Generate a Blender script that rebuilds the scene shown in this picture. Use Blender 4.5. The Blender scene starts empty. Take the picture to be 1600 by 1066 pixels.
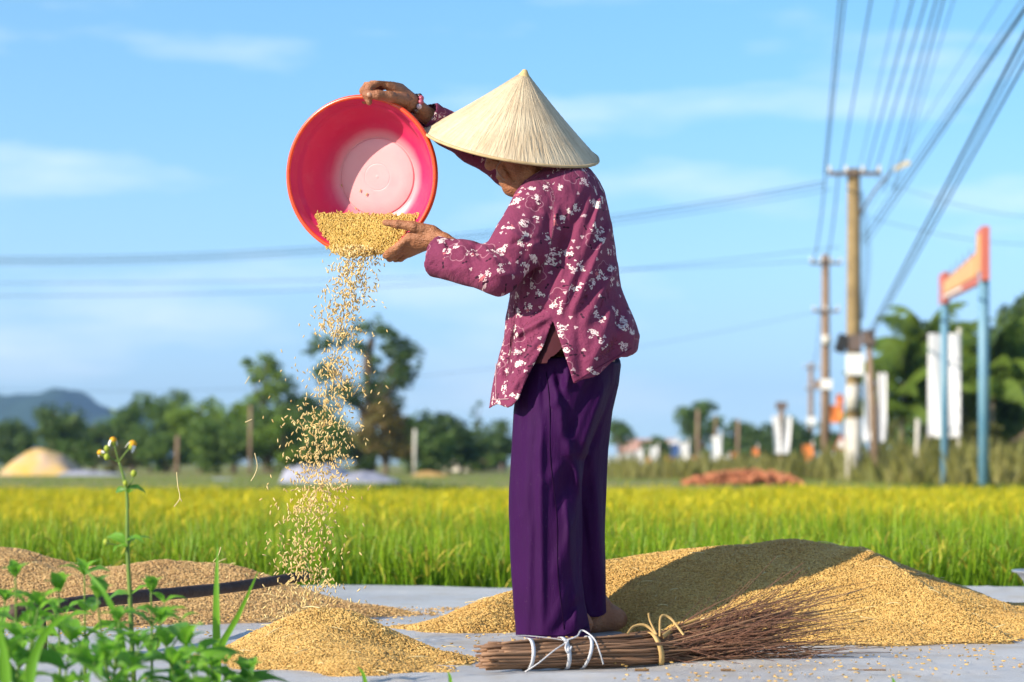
import bpy, math, random
import numpy as np
from mathutils import Vector, Matrix

# ------------------------------------------------------------------ camera, world, sun, exposure
SC = bpy.context.scene
COL = SC.collection
F = 3778.0          # focal length in photo pixels (85 mm on a 36 mm sensor, 1600 px wide)
CAMZ, HOR = 0.48, 725.0
cam_data = bpy.data.cameras.new('camera')
cam = bpy.data.objects.new('camera', cam_data); COL.objects.link(cam)
cam.location = (0, 0, CAMZ); cam.rotation_euler = (math.radians(90), 0, 0)
cam_data.lens = 85; cam_data.sensor_width = 36; cam_data.shift_y = 0.12
cam_data.clip_start = 0.1; cam_data.clip_end = 8000
cam_data.dof.use_dof = True; cam_data.dof.focus_distance = 6.25; cam_data.dof.aperture_fstop = 3.9
SC.camera = cam

SUN_AZ = (0.835, 0.55)                     # horizontal direction the light travels
SUN_EL = math.radians(26)
world = bpy.data.worlds.new('World'); SC.world = world; world.use_nodes = True
wn = world.node_tree.nodes; wl = world.node_tree.links; wn.clear()
w_out = wn.new('ShaderNodeOutputWorld'); w_bg = wn.new('ShaderNodeBackground')
w_sky = wn.new('ShaderNodeTexSky'); w_sky.sky_type = 'NISHITA'; w_sky.sun_disc = False
w_sky.sun_elevation = SUN_EL; w_sky.sun_rotation = math.atan2(-SUN_AZ[0], -SUN_AZ[1])
w_sky.air_density = 1.0; w_sky.dust_density = 0.0; w_sky.ozone_density = 2.2
w_bg.inputs['Strength'].default_value = 0.126
# thin wispy clouds, everywhere on the sky
w_geo = wn.new('ShaderNodeTexCoord'); w_map = wn.new('ShaderNodeMapping')
w_map.inputs['Scale'].default_value = (6.0, 6.0, 30); w_map.inputs['Location'].default_value = (8.77, 0.2, 3.43)
w_no = wn.new('ShaderNodeTexNoise'); w_no.inputs['Scale'].default_value = 1.0; w_no.inputs['Detail'].default_value = 6
w_no.inputs['Roughness'].default_value = 0.52
w_cr = wn.new('ShaderNodeMapRange'); w_cr.inputs['From Min'].default_value = 0.525; w_cr.inputs['From Max'].default_value = 0.86
w_cr.inputs['To Max'].default_value = 0.8
w_mix = wn.new('ShaderNodeMix'); w_mix.data_type = 'RGBA'
w_mix.inputs['B'].default_value = (5.2, 5.7, 6.2, 1)
w_rp = wn.new('ShaderNodeValToRGB'); w_sz = wn.new('ShaderNodeSeparateXYZ'); w_mu = wn.new('ShaderNodeMix'); w_mu.data_type = 'RGBA'; w_mu.blend_type = 'MULTIPLY'; w_mu.inputs['Factor'].default_value = 1.0
SKY_TINT = [(0.005, (.34, .535, 1.0)), (.033, (.37, .52, .88)), (.059, (.425, .56, .84)), (.086, (.47, .62, .83)), (.112, (.485, .65, .83)), (.138, (.475, .675, .84)), (.19, (.48, .72, .84)), (.40, (.62, .82, .90)), (.8, (.95, 1, 1))]      # clear humid air: the blue holds down to the horizon
w_rp.color_ramp.elements.remove(w_rp.color_ramp.elements[1])
for k_, (p_, c_) in enumerate(SKY_TINT):
    e_ = w_rp.color_ramp.elements[0] if k_ == 0 else w_rp.color_ramp.elements.new(p_)
    e_.position = p_; e_.color = (*c_, 1)
wl.new(w_geo.outputs['Generated'], w_sz.inputs[0]); wl.new(w_sz.outputs['Z'], w_rp.inputs['Fac'])
wl.new(w_geo.outputs['Generated'], w_map.inputs['Vector']); wl.new(w_map.outputs['Vector'], w_no.inputs['Vector'])
wl.new(w_no.outputs['Fac'], w_cr.inputs['Value']); wl.new(w_cr.outputs['Result'], w_mix.inputs['Factor'])
w_dt = wn.new('ShaderNodeVectorMath'); w_dt.operation = 'DOT_PRODUCT'; w_dt.inputs[1].default_value = (-SUN_AZ[0]*math.cos(SUN_EL), -SUN_AZ[1]*math.cos(SUN_EL), math.sin(SUN_EL))
w_dr = wn.new('ShaderNodeMapRange'); w_dr.interpolation_type = 'SMOOTHSTEP'; w_dr.inputs['From Min'].default_value = -0.5; w_dr.inputs['From Max'].default_value = 0.7; w_dr.inputs['To Min'].default_value = 1.0; w_dr.inputs['To Max'].default_value = 0.0
wl.new(w_geo.outputs['Generated'], w_dt.inputs[0]); wl.new(w_dt.outputs['Value'], w_dr.inputs['Value']); wl.new(w_dr.outputs['Result'], w_mu.inputs['Factor'])   # the sky whitens towards the sun
wl.new(w_sky.outputs['Color'], w_mu.inputs['A']); wl.new(w_rp.outputs['Color'], w_mu.inputs['B']); wl.new(w_mu.outputs['Result'], w_mix.inputs['A'])
wl.new(w_mix.outputs['Result'], w_bg.inputs['Color']); wl.new(w_bg.outputs['Background'], w_out.inputs['Surface'])

sun_data = bpy.data.lights.new('sun', 'SUN'); sun = bpy.data.objects.new('sun', sun_data); COL.objects.link(sun)
sun_data.energy = 5.0; sun_data.angle = math.radians(0.5); sun_data.color = (1.0, 0.88, 0.72)
sun.rotation_euler = Vector((SUN_AZ[0]*math.cos(SUN_EL), SUN_AZ[1]*math.cos(SUN_EL), -math.sin(SUN_EL))).to_track_quat('-Z', 'Y').to_euler()
SC.view_settings.view_transform = 'Standard'; SC.view_settings.look = 'None'
SC.view_settings.exposure = 0.85; SC.view_settings.gamma = 1.0
SC.render.engine = 'CYCLES'
SC.cycles.use_denoising = True
SC.cycles.max_bounces = 6; SC.cycles.transparent_max_bounces = 6; SC.cycles.volume_bounces = 0
SC.cycles.sample_clamp_indirect = 6.0

# ------------------------------------------------------------------ helpers
R = np.random.RandomState(7)
random.seed(7)

def at(px, py, Y):
    """world point that a photo pixel shows at depth Y"""
    return Vector(((px-800.0)/F*Y, Y, CAMZ-(py-HOR)/F*Y))
def atn(px, py, Y): return np.array(at(px, py, Y))

def tag(o, label=None, cat=None, group=None, kind=None):
    if label: o['label'] = label
    if cat: o['category'] = cat
    if group: o['group'] = group
    if kind: o['kind'] = kind
    return o

def link(o, parent=None):
    COL.objects.link(o)
    if parent is not None: o.parent = parent
    return o

def empty(name, loc=(0, 0, 0), parent=None):
    o = bpy.data.objects.new(name, None); o.location = loc; o.empty_display_size = 0.1
    return link(o, parent)

def mesh_np(name, verts, faces, mat=None, smooth=True, attrs=None):
    """verts (n,3); faces: list of integer arrays (m,3) or (m,4)"""
    me = bpy.data.meshes.new(name)
    verts = np.asarray(verts, dtype=np.float32)
    me.vertices.add(len(verts)); me.vertices.foreach_set('co', verts.ravel())
    faces = [np.asarray(f, dtype=np.int32) for f in faces if len(f)]
    if faces:
        tot = np.concatenate([np.full(len(f), f.shape[1], np.int32) for f in faces])
        li = np.concatenate([f.ravel() for f in faces])
        st = np.concatenate([[0], np.cumsum(tot)[:-1]]).astype(np.int32)
        me.loops.add(len(li)); me.loops.foreach_set('vertex_index', li)
        me.polygons.add(len(tot)); me.polygons.foreach_set('loop_start', st); me.polygons.foreach_set('loop_total', tot)
        me.polygons.foreach_set('use_smooth', np.full(len(tot), bool(smooth)))
    if attrs:
        for k, (typ, arr) in attrs.items():
            a = me.attributes.new(k, typ, 'POINT')
            arr = np.asarray(arr, dtype=np.float32)
            a.data.foreach_set('vector' if typ in ('FLOAT_VECTOR', 'FLOAT2') else ('color' if typ == 'FLOAT_COLOR' else 'value'), arr.ravel())
    me.update(calc_edges=True); me.validate()
    if mat: me.materials.append(mat)
    return me

def obj(name, me, parent=None, loc=None):
    o = bpy.data.objects.new(name, me)
    if loc is not None: o.location = loc
    return link(o, parent)

class MB:
    """collects shapes into one mesh"""
    def __init__(s): s.v = []; s.f = {3: [], 4: []}; s.n = 0; s.a = []
    def add(s, v, *fs, a=None):
        v = np.asarray(v, float).reshape(-1, 3); s.v.append(v)
        for f in fs:
            f = np.asarray(f, int)
            if len(f): s.f[f.shape[1]].append(f+s.n)
        if a is not None: s.a.append(np.asarray(a, float).reshape(len(v), -1))
        s.n += len(v); return s
    def box(s, c, size, rot=None):
        x, y, z = np.array(size)/2
        v = np.array([[-x,-y,-z],[x,-y,-z],[x,y,-z],[-x,y,-z],[-x,-y,z],[x,-y,z],[x,y,z],[-x,y,z]])
        if rot is not None: v = v @ np.array(rot).T
        return s.add(v+np.array(c), [[0,3,2,1],[4,5,6,7],[0,1,5,4],[1,2,6,5],[2,3,7,6],[3,0,4,7]])
    def tube(s, pts, rad, n=8, cap=True, squash=None):
        v, q, t = tube(pts, rad, n, cap); return s.add(v, q, t)
    def lathe(s, prof, n=48, M=None, closed=False):
        prof = np.asarray(prof, float); m = len(prof)
        a = np.linspace(0, 2*np.pi, n, endpoint=False)
        v = np.stack([prof[:,None,0]*np.cos(a), prof[:,None,0]*np.sin(a), np.repeat(prof[:,None,1], n, 1)], -1).reshape(-1, 3)
        i = np.arange(m-1)[:,None]*n; j = np.arange(n)[None]; k = (j+1) % n
        q = np.stack([i+j, i+k, i+n+k, i+n+j], -1).reshape(-1, 4)
        if M is not None: v = v @ np.array(M.to_3x3()).T + np.array(M.translation)
        return s.add(v, q)
    def build(s, name, mat, parent=None, smooth=True, loc=None, attr=None):
        v = np.concatenate(s.v)
        if loc is not None: v = v-np.array(loc)
        at_ = None
        if attr: at_ = {attr: ('FLOAT_VECTOR', np.concatenate(s.a))}
        me = mesh_np(name, v, [np.concatenate(s.f[k]) for k in (3, 4) if s.f[k]], mat, smooth, at_)
        return obj(name, me, parent, loc)

def tube(pts, rad, n=8, cap=True):
    P = np.asarray(pts, float); m = len(P)
    rad = np.broadcast_to(np.asarray(rad, float), (m,))
    T = np.gradient(P, axis=0); T /= np.linalg.norm(T, axis=1)[:, None]+1e-12
    ref = np.array([0, 0, 1.0]) if abs(T[0][2]) < 0.9 else np.array([1.0, 0, 0])
    U = []; u = np.cross(T[0], ref); u /= np.linalg.norm(u)
    for t in T:
        u = u-t*np.dot(u, t); u /= np.linalg.norm(u)+1e-12; U.append(u.copy())
    U = np.array(U); V = np.cross(T, U)
    a = np.linspace(0, 2*np.pi, n, endpoint=False)
    v = (P[:,None]+rad[:,None,None]*(U[:,None]*np.cos(a)[None,:,None]+V[:,None]*np.sin(a)[None,:,None])).reshape(-1, 3)
    i = np.arange(m-1)[:,None]*n; j = np.arange(n)[None]; k = (j+1) % n
    q = np.stack([i+j, i+k, i+n+k, i+n+j], -1).reshape(-1, 4)
    t3 = np.zeros((0, 3), int)
    if cap:
        v = np.concatenate([v, P[:1], P[-1:]]); jj = np.arange(n); kk = (jj+1) % n
        t3 = np.concatenate([np.stack([np.full(n, m*n), kk, jj], -1), np.stack([np.full(n, m*n+1), (m-1)*n+jj, (m-1)*n+kk], -1)])
    return v, q, t3

def bez(p, n=12):
    """smooth curve through control points (Catmull-Rom)"""
    p = np.asarray(p, float); P = np.concatenate([2*p[:1]-p[1:2], p, 2*p[-1:]-p[-2:-1]])
    out = []
    for i in range(len(p)-1):
        t = np.linspace(0, 1, n, endpoint=False)[:, None]
        a, b, c, d = P[i:i+4]
        out.append(0.5*(2*b+(c-a)*t+(2*a-5*b+4*c-d)*t**2+(3*b-a-3*c+d)*t**3))
    out.append(p[-1:]); return np.concatenate(out)

_T = np.random.RandomState(3).rand(64, 64, 64).astype(np.float32)
def vnoise(x, y, z=0.0):
    x, y, z = np.broadcast_arrays(np.asarray(x, float), y, z)
    xi, yi, zi = np.floor(x).astype(int), np.floor(y).astype(int), np.floor(z).astype(int)
    fx, fy, fz = x-xi, y-yi, z-zi
    fx, fy, fz = [f*f*(3-2*f) for f in (fx, fy, fz)]
    r = 0
    for a in (0, 1):
        for b in (0, 1):
            for c in (0, 1):
                r = r+_T[(xi+a) & 63, (yi+b) & 63, (zi+c) & 63]*(fx if a else 1-fx)*(fy if b else 1-fy)*(fz if c else 1-fz)
    return r*2-1
def fbm(x, y, z=0.0, o=3):
    r = 0; a = 1.0
    for i in range(o): r = r+a*vnoise(np.asarray(x)*2**i+i*9.1, np.asarray(y)*2**i+i*5.7, np.asarray(z)*2**i+i*3.3); a *= 0.5
    return r

# ------------------------------------------------------------------ materials
class NT:
    def __init__(s, name):
        s.m = bpy.data.materials.new(name); s.m.use_nodes = True
        s.t = s.m.node_tree; s.t.nodes.clear()
        s.out = s.new('ShaderNodeOutputMaterial')
    def new(s, typ, **kw):
        n = s.t.nodes.new(typ)
        for k, v in kw.items(): setattr(n, k, v)
        return n
    def l(s, a, b): s.t.links.new(a, b)
    def put(s, sock, v):
        if isinstance(v, bpy.types.NodeSocket): s.l(v, sock)
        elif v is not None:
            if sock.type == 'RGBA' and len(v) == 3: v = (*v, 1)
            sock.default_value = v
    def math(s, op, a, b=None, c=None, clamp=False):
        n = s.new('ShaderNodeMath', operation=op, use_clamp=clamp)
        for i, v in enumerate((a, b, c)): s.put(n.inputs[i], v) if v is not None else None
        return n.outputs[0]
    def vmath(s, op, a, b=None, scale=None):
        n = s.new('ShaderNodeVectorMath', operation=op); s.put(n.inputs[0], a)
        if b is not None: s.put(n.inputs[1], b)
        if scale is not None: s.put(n.inputs['Scale'], scale)
        return n.outputs['Value'] if op in ('LENGTH', 'DOT_PRODUCT', 'DISTANCE') else n.outputs[0]
    def mix(s, f, a, b, mode='MIX'):
        n = s.new('ShaderNodeMix', data_type='RGBA', blend_type=mode)
        s.put(n.inputs['Factor'], f); s.put(n.inputs['A'], a); s.put(n.inputs['B'], b); return n.outputs['Result']
    def rng(s, v, a, b, c=0.0, d=1.0):
        n = s.new('ShaderNodeMapRange'); s.put(n.inputs['Value'], v)
        for k, x in zip(('From Min', 'From Max', 'To Min', 'To Max'), (a, b, c, d)): n.inputs[k].default_value = x
        return n.outputs['Result']
    def noise(s, vec=None, scale=5, detail=3, rough=0.5, out='Fac'):
        n = s.new('ShaderNodeTexNoise'); n.inputs['Scale'].default_value = scale; n.inputs['Detail'].default_value = detail
        n.inputs['Roughness'].default_value = rough
        if vec is not None: s.l(vec, n.inputs['Vector'])
        return n.outputs[out]
    def coord(s, which='Object'): return s.new('ShaderNodeTexCoord').outputs[which]
    def mapping(s, vec, scale=(1, 1, 1), loc=(0, 0, 0), rot=(0, 0, 0)):
        n = s.new('ShaderNodeMapping'); s.l(vec, n.inputs['Vector'])
        n.inputs['Scale'].default_value = scale; n.inputs['Location'].default_value = loc; n.inputs['Rotation'].default_value = rot
        return n.outputs[0]
    def attr(s, name, out='Vector'): return s.new('ShaderNodeAttribute', attribute_name=name).outputs[out]
    def bump(s, h, strength=0.3, dist=0.01):
        n = s.new('ShaderNodeBump'); n.inputs['Strength'].default_value = strength; n.inputs['Distance'].default_value = dist
        s.l(h, n.inputs['Height']); return n.outputs[0]
    def bsdf(s, col, rough=0.6, spec=0.5, normal=None, **kw):
        n = s.new('ShaderNodeBsdfPrincipled')
        s.put(n.inputs['Base Color'], col); s.put(n.inputs['Roughness'], rough); s.put(n.inputs['Specular IOR Level'], spec)
        if normal is not None: s.l(normal, n.inputs['Normal'])
        for k, v in kw.items(): s.put(n.inputs[k.replace('_', ' ')], v)
        return n.outputs[0]
    def done(s, sh): s.l(sh, s.out.inputs['Surface']); return s.m

def simple(name, c1, c2=None, scale=8, rough=0.6, spec=0.4, bump=0.0, bscale=40, stretch=(1, 1, 1), **kw):
    n = NT(name); co = n.mapping(n.coord(), stretch)
    c2 = c2 or tuple(x*0.75 for x in c1)
    col = n.mix(n.rng(n.noise(co, scale, 4), 0.3, 0.7), c1, c2)
    nb = n.bump(n.noise(co, bscale, 3), bump, 0.01) if bump else None
    return n.done(n.bsdf(col, rough, spec, nb, **kw))

def leafmat(name, c1, c2, rough=0.5, trans=0.35, spec=0.3, var='island', tcol=None, vein=False):
    n = NT(name)
    if var == 'island': f = n.new('ShaderNodeNewGeometry').outputs['Random Per Island']
    else: f = n.new('ShaderNodeObjectInfo').outputs['Random']
    nz = n.noise(n.coord(), 0.35 if var == 'island' else 6, 2)
    f2 = n.math('ADD', n.math('MULTIPLY', f, 0.6), n.math('MULTIPLY', n.rng(nz, 0.3, 0.7), 0.4))
    col = n.mix(f2, c1, c2)
    if vein:      # pale midrib, fine side veins, the odd dry blotch
        s_ = n.new('ShaderNodeSeparateXYZ'); co = n.coord('Object'); n.l(co, s_.inputs[0]); ax_ = n.math('ABSOLUTE', s_.outputs[0])
        mr = n.math('LESS_THAN', ax_, .016); sv = n.rng(n.math('SINE', n.math('MULTIPLY', n.math('SUBTRACT', s_.outputs[1], n.math('MULTIPLY', ax_, .8)), 62)), .75, 1.0)
        col = n.mix(n.math('MAXIMUM', n.math('MULTIPLY', mr, .6), n.math('MULTIPLY', sv, .28)), col, (.22, .36, .09))
        dry = n.rng(n.noise(co, 4.5, 4), .66, .72); col = n.mix(n.math('MULTIPLY', dry, n.math('GREATER_THAN', f, .55)), col, (.26, .20, .06))
    a = n.bsdf(col, rough, spec)
    t = n.new('ShaderNodeBsdfTranslucent'); n.put(t.inputs['Color'], n.mix(0.55, col, tcol or tuple(min(1, x*1.9) for x in c2)))
    m = n.new('ShaderNodeMixShader'); m.inputs[0].default_value = trans; n.l(a, m.inputs[1]); n.l(t.outputs[0], m.inputs[2])
    return n.done(m.outputs[0])
# ------------------------------------------------------------------ ground, road, hills, haze
FIELD_Z = -0.55
def ground_material():
    n = NT('earth_and_grass'); co = n.coord()
    a = n.noise(n.mapping(co, (0.06, 0.16, 1)), 1.0, 4)
    grass = n.mix(n.rng(n.noise(co, 1.3, 3), 0.3, 0.7), (0.13, 0.175, 0.025), (0.21, 0.21, 0.045))
    dirt = n.mix(n.noise(co, 2.0, 3), (0.23, 0.17, 0.10), (0.33, 0.27, 0.17))
    col = n.mix(n.rng(a, 0.52, 0.62), grass, dirt)
    return n.done(n.bsdf(col, 0.9, 0.15))
ys = [-140, 9.36, 9.55, 34.6, 35.8, 60, 100, 160, 260, 500, 900, 1800, 2780]
zs = [0, 0, FIELD_Z, FIELD_Z, 0, 0, 0, 0, 0, 0, 0, 0, 0]
xs = [-1450, -800, -200, -60, -20, -6, 0, 6, 20, 60, 200, 800, 1450]
gv = np.array([(x, y, z-0.012) for y, z in zip(ys, zs) for x in xs])
nx = len(xs); i, j = np.meshgrid(np.arange(len(ys)-1), np.arange(nx-1), indexing='ij')
gf = np.stack([i*nx+j, i*nx+j+1, (i+1)*nx+j+1, (i+1)*nx+j], -1).reshape(-1, 4)
tag(obj('ground', mesh_np('ground', gv, [gf], ground_material(), smooth=False)), 'earth and grass ground of the fields and village land', kind='structure')

road_mat = simple('concrete_road', (0.33, 0.32, 0.30), (0.24, 0.235, 0.22), 3, 0.9, 0.2, 0.3, 60)
rb = MB(); rb.box((0, 2.0, -0.30), (60, 14.6, 0.592))
tag(rb.build('road', road_mat, smooth=False), 'concrete road raised above the rice field', kind='structure')

# far blue hills, behind the haze
hill_mat = leafmat('hill_forest', (0.020, 0.045, 0.022), (0.030, 0.060, 0.028), 0.9, 0.0, 0.05)
def hill(name, pts, Y, depth, label):
    p = np.array([[(px-800)/F*Y, CAMZ-(py-HOR)/F*Y] for px, py in pts])
    xx = np.linspace(p[0, 0], p[-1, 0], 90); top = np.interp(xx, p[:, 0], p[:, 1])
    for _ in range(2): top = np.convolve(np.pad(top, 2, 'edge'), np.ones(5)/5, 'valid')
    top = top+3.3*fbm(xx*0.05, 3.3, 0, 3)
    t = np.linspace(-1, 1, 25); prof = np.cos(t*np.pi/2)**0.8
    V = np.stack([np.repeat(xx[None], 25, 0), Y+np.repeat((t*depth)[:, None], 90, 1), np.maximum(prof[:, None]*top[None], 0)-0.3], -1)
    V[..., 2] += 4*fbm(V[..., 0]*0.06, V[..., 1]*0.06, 1.0, 2)*prof[:, None]
    V = V.reshape(-1, 3); i, j = np.meshgrid(np.arange(24), np.arange(89), indexing='ij')
    f = np.stack([i*90+j, i*90+j+1, (i+1)*90+j+1, (i+1)*90+j], -1).reshape(-1, 4)
    return tag(obj(name, mesh_np(name, V, [f], hill_mat)), label, kind='structure')
hill('hills', [(-500, 680), (-300, 640), (-120, 628), (-30, 624), (20, 618), (60, 622), (85, 612), (110, 612), (140, 620), (158, 636), (170, 664), (200, 640), (230, 632), (250, 640), (275, 664), (300, 700), (330, 728)], 2400, 300, 'forested blue hills on the skyline')

# ------------------------------------------------------------------ rice field (stuff)
def rice_material():
    n = NT('rice_leaf'); v = n.attr('tint')
    sep = n.new('ShaderNodeSeparateXYZ'); n.l(v, sep.inputs[0])   # x = height along the plant, y = kind (1 head, 0 leaf), z = random
    oi = n.new('ShaderNodeObjectInfo'); rnd = oi.outputs['Random']; ls = n.new('ShaderNodeSeparateXYZ'); n.l(oi.outputs['Location'], ls.inputs[0])
    ripe = n.rng(n.math('ADD', ls.outputs[1], n.math('MULTIPLY', n.math('SUBTRACT', n.noise(oi.outputs['Location'], .6, 3), .5), 6)), 10.8, 18.5)      # the outer rows are greener, the middle of the field is ripe
    f = n.math('ADD', n.math('MULTIPLY', rnd, 0.5), n.math('MULTIPLY', sep.outputs[2], 0.5))
    leaf = n.mix(f, (0.026, 0.110, 0.006), (0.105, 0.245, 0.012))
    straw = n.mix(f, (0.21, 0.14, 0.05), (0.075, 0.095, 0.022))
    up = n.mix(ripe, n.mix(f, (0.09, 0.23, 0.008), (0.26, 0.36, 0.012)), n.mix(f, (0.17, 0.28, 0.009), (0.40, 0.42, 0.012)))
    col = n.mix(n.rng(sep.outputs[0], 0.05, 0.5), straw, leaf)
    col = n.mix(n.rng(sep.outputs[0], 0.66, 1.02), col, up)
    col = n.mix(sep.outputs[1], col, n.mix(ripe, n.mix(f, (0.30, 0.33, 0.02), (0.42, 0.36, 0.05)), n.mix(f, (0.66, 0.50, 0.014), (0.68, 0.58, 0.022))))
    a = n.bsdf(col, 0.5, 0.25); t = n.new('ShaderNodeBsdfTranslucent'); n.put(t.inputs['Color'], col)
    m = n.new('ShaderNodeMixShader'); m.inputs[0].default_value = 0.28; n.l(a, m.inputs[1]); n.l(t.outputs[0], m.inputs[2])
    return n.done(m.outputs[0])
RICE = rice_material()

def blade(p0, dirh, length, width, bend, seg=5, lean=0.1, kind=0.0, rnd=0.5, twist=0.0):
    """a narrow arching leaf: returns verts, quads, tint"""
    t = np.linspace(0, 1, seg+1)
    ang = lean+bend*t**1.6
    dx = np.cumsum(np.sin(ang))/(seg+1)*length; dz = np.cumsum(np.cos(ang))/(seg+1)*length
    c = np.array(p0)[None]+np.stack([dx*dirh[0], dx*dirh[1], dz], -1)
    s = np.array([-dirh[1], dirh[0], 0.0]); s = s*math.cos(twist)+np.array([dirh[0], dirh[1], 0.0])*math.sin(twist)
    w = width*np.clip(np.minimum(1.0, 0.45+t*3)*(1-t**2.2), 0.04, 1)/2
    v = np.stack([c-s*w[:, None], c+s*w[:, None]], 1).reshape(-1, 3)
    i = np.arange(seg)*2; q = np.stack([i, i+1, i+3, i+2], -1)
    a = np.stack([np.repeat(t, 2), np.full(2*(seg+1), kind), np.full(2*(seg+1), rnd)], -1)
    return v, q, a

def rice_clump_mesh(k):
    r = np.random.RandomState(100+k); mb = MB()
    green = k < 3
    for i in range(52 if green else 40):
        a = r.rand()*2*np.pi; rad = 0.06*math.sqrt(r.rand()); b = a+r.randn()*0.8
        L = r.uniform(0.56, 0.84) if green else r.uniform(0.50, 0.80)
        v, q, t = blade((rad*math.cos(a), rad*math.sin(a), 0), (math.cos(b), math.sin(b)), L, r.uniform(.009, .016), r.uniform(0.03, 0.42), 5, r.uniform(0.0, 0.12), 0, r.rand(), r.uniform(-1, 1))
        t[:, 0] = v[:, 2]/0.70; mb.add(v, q, a=t)
    for i in range(11):      # dry lower sheaths
        a = r.rand()*2*np.pi; b = a+r.randn()*0.6
        v, q, t = blade((0.04*math.cos(a), 0.04*math.sin(a), 0), (math.cos(b), math.sin(b)), r.uniform(0.25, 0.5), .016, r.uniform(0.3, 1.4), 4, 0.1, 0, r.rand(), r.uniform(-1, 1))
        t[:, 0] = 0.03; mb.add(v, q, a=t)
    for i in range(4 if green else 15):      # drooping heads
        a = r.rand()*2*np.pi; h = r.uniform(0.54, 0.68); o = r.uniform(0.02, 0.10)
        v, q, t = blade((o*math.cos(a), o*math.sin(a), h), (math.cos(a), math.sin(a)), r.uniform(.12, .18), r.uniform(.008, .013), r.uniform(0.9, 2.0), 5, 0.35, 1.0, r.rand(), r.uniform(-1, 1))
        mb.add(v, q, a=t)
    return mb

def points_gn(name, src):
    """geometry nodes: put copies of the object(s) SRC (or grain shaped spheres when SRC is None) on the vertices, with stored rotation and size"""
    g = bpy.data.node_groups.new(name, 'GeometryNodeTree')
    g.interface.new_socket('Geometry', in_out='INPUT', socket_type='NodeSocketGeometry')
    g.interface.new_socket('Geometry', in_out='OUTPUT', socket_type='NodeSocketGeometry')
    N = g.nodes.new; L = g.links.new
    gi, go = N('NodeGroupInput'), N('NodeGroupOutput')
    ip = N('GeometryNodeInstanceOnPoints')
    def named(nm, typ):
        a = N('GeometryNodeInputNamedAttribute'); a.data_type = typ; a.inputs['Name'].default_value = nm
        return a.outputs['Attribute']
    e = N('FunctionNodeEulerToRotation'); L(named('rot', 'FLOAT_VECTOR'), e.inputs[0]); L(e.outputs[0], ip.inputs['Rotation'])
    L(named('scl', 'FLOAT_VECTOR'), ip.inputs['Scale'])
    L(gi.outputs[0], ip.inputs['Points'])
    if isinstance(src, bpy.types.Material):
        sp = N('GeometryNodeMeshUVSphere'); sp.inputs['Segments'].default_value = 6; sp.inputs['Rings'].default_value = 5; sp.inputs['Radius'].default_value = 1.0
        ss = N('GeometryNodeSetShadeSmooth'); sm = N('GeometryNodeSetMaterial'); sm.inputs['Material'].default_value = src
        L(sp.outputs[0], ss.inputs[0]); L(ss.outputs[0], sm.inputs[0]); L(sm.outputs[0], ip.inputs['Instance'])
    else:
        gg = N('GeometryNodeGeometryToInstance')
        for s_ in reversed(src):
            oi = N('GeometryNodeObjectInfo'); oi.inputs['Object'].default_value = s_; oi.inputs['As Instance'].default_value = True
            oi.transform_space = 'ORIGINAL'; L(oi.outputs['Geometry'], gg.inputs[0])
        L(gg.outputs[0], ip.inputs['Instance'])
        ip.inputs['Pick Instance'].default_value = True
        L(named('pick', 'INT'), ip.inputs['Instance Index'])
    L(ip.outputs[0], go.inputs[0])
    return g

def instances(name, pts, rot, scl, src, parent=None, pick=None):
    me = mesh_np(name, pts, [], None)
    a = me.attributes.new('rot', 'FLOAT_VECTOR', 'POINT'); a.data.foreach_set('vector', np.asarray(rot, np.float32).ravel())
    a = me.attributes.new('scl', 'FLOAT_VECTOR', 'POINT'); a.data.foreach_set('vector', np.asarray(scl, np.float32).ravel())
    if pick is not None:
        a = me.attributes.new('pick', 'INT', 'POINT'); a.data.foreach_set('value', np.asarray(pick, np.int32))
    o = obj(name, me, parent)
    md = o.modifiers.new('copies', 'NODES')
    key = tuple(s_.name for s_ in src) if isinstance(src, list) else src.name
    if key not in _GN: _GN[key] = points_gn('copies', src)
    md.node_group = _GN[key]
    return o
_GN = {}

SRC = []
for k in range(6):
    o = rice_clump_mesh(k).build('rice_plant', RICE, attr='tint', loc=None)
    o.location = (-1.75+0.7*k, 9.80+0.02*(k % 3), FIELD_Z)
    tag(o, ['front row rice plant behind the tall flower stem', 'front row rice plant behind the right end of the wooden pole', 'front row rice plant midway between the falling grain and the trousers', 'front row rice plant right beside the trousers', 'front row rice plant behind the shaded top of the big grain pile', 'front row rice plant above the right tail of the big grain pile'][k], 'rice plant', 'rice plants in the front row')
    SRC.append(o)
pts = []
y = 9.72
while y < 34.4:
    half = y*0.25+4.5; step = 0.15 if y < 16 else 0.19
    x = np.arange(-half, half, step); pts.append(np.stack([x+R.uniform(-.05, .05, len(x)), y+R.uniform(-.06, .06, len(x)), np.full(len(x), FIELD_Z)], -1))
    y += step
pts = np.concatenate(pts); n = len(pts)
rot = np.stack([R.randn(n)*0.05, R.randn(n)*0.05, R.rand(n)*6.28], -1)
hs = (0.91+0.05*fbm(pts[:, 0]*0.5, pts[:, 1]*0.5, 0, 2)+R.randn(n)*0.045)
scl = np.stack([R.uniform(.95, 1.25, n), R.uniform(.95, 1.25, n), hs], -1)
tag(instances('rice_field', pts, rot, scl, SRC, pick=np.where(R.rand(n) < np.clip((pts[:, 1]-10.2)/6.0, .06, .97), R.randint(3, 6, n), R.randint(0, 3, n))), 'ripening rice growing densely across the paddy field', kind='stuff')

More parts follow.
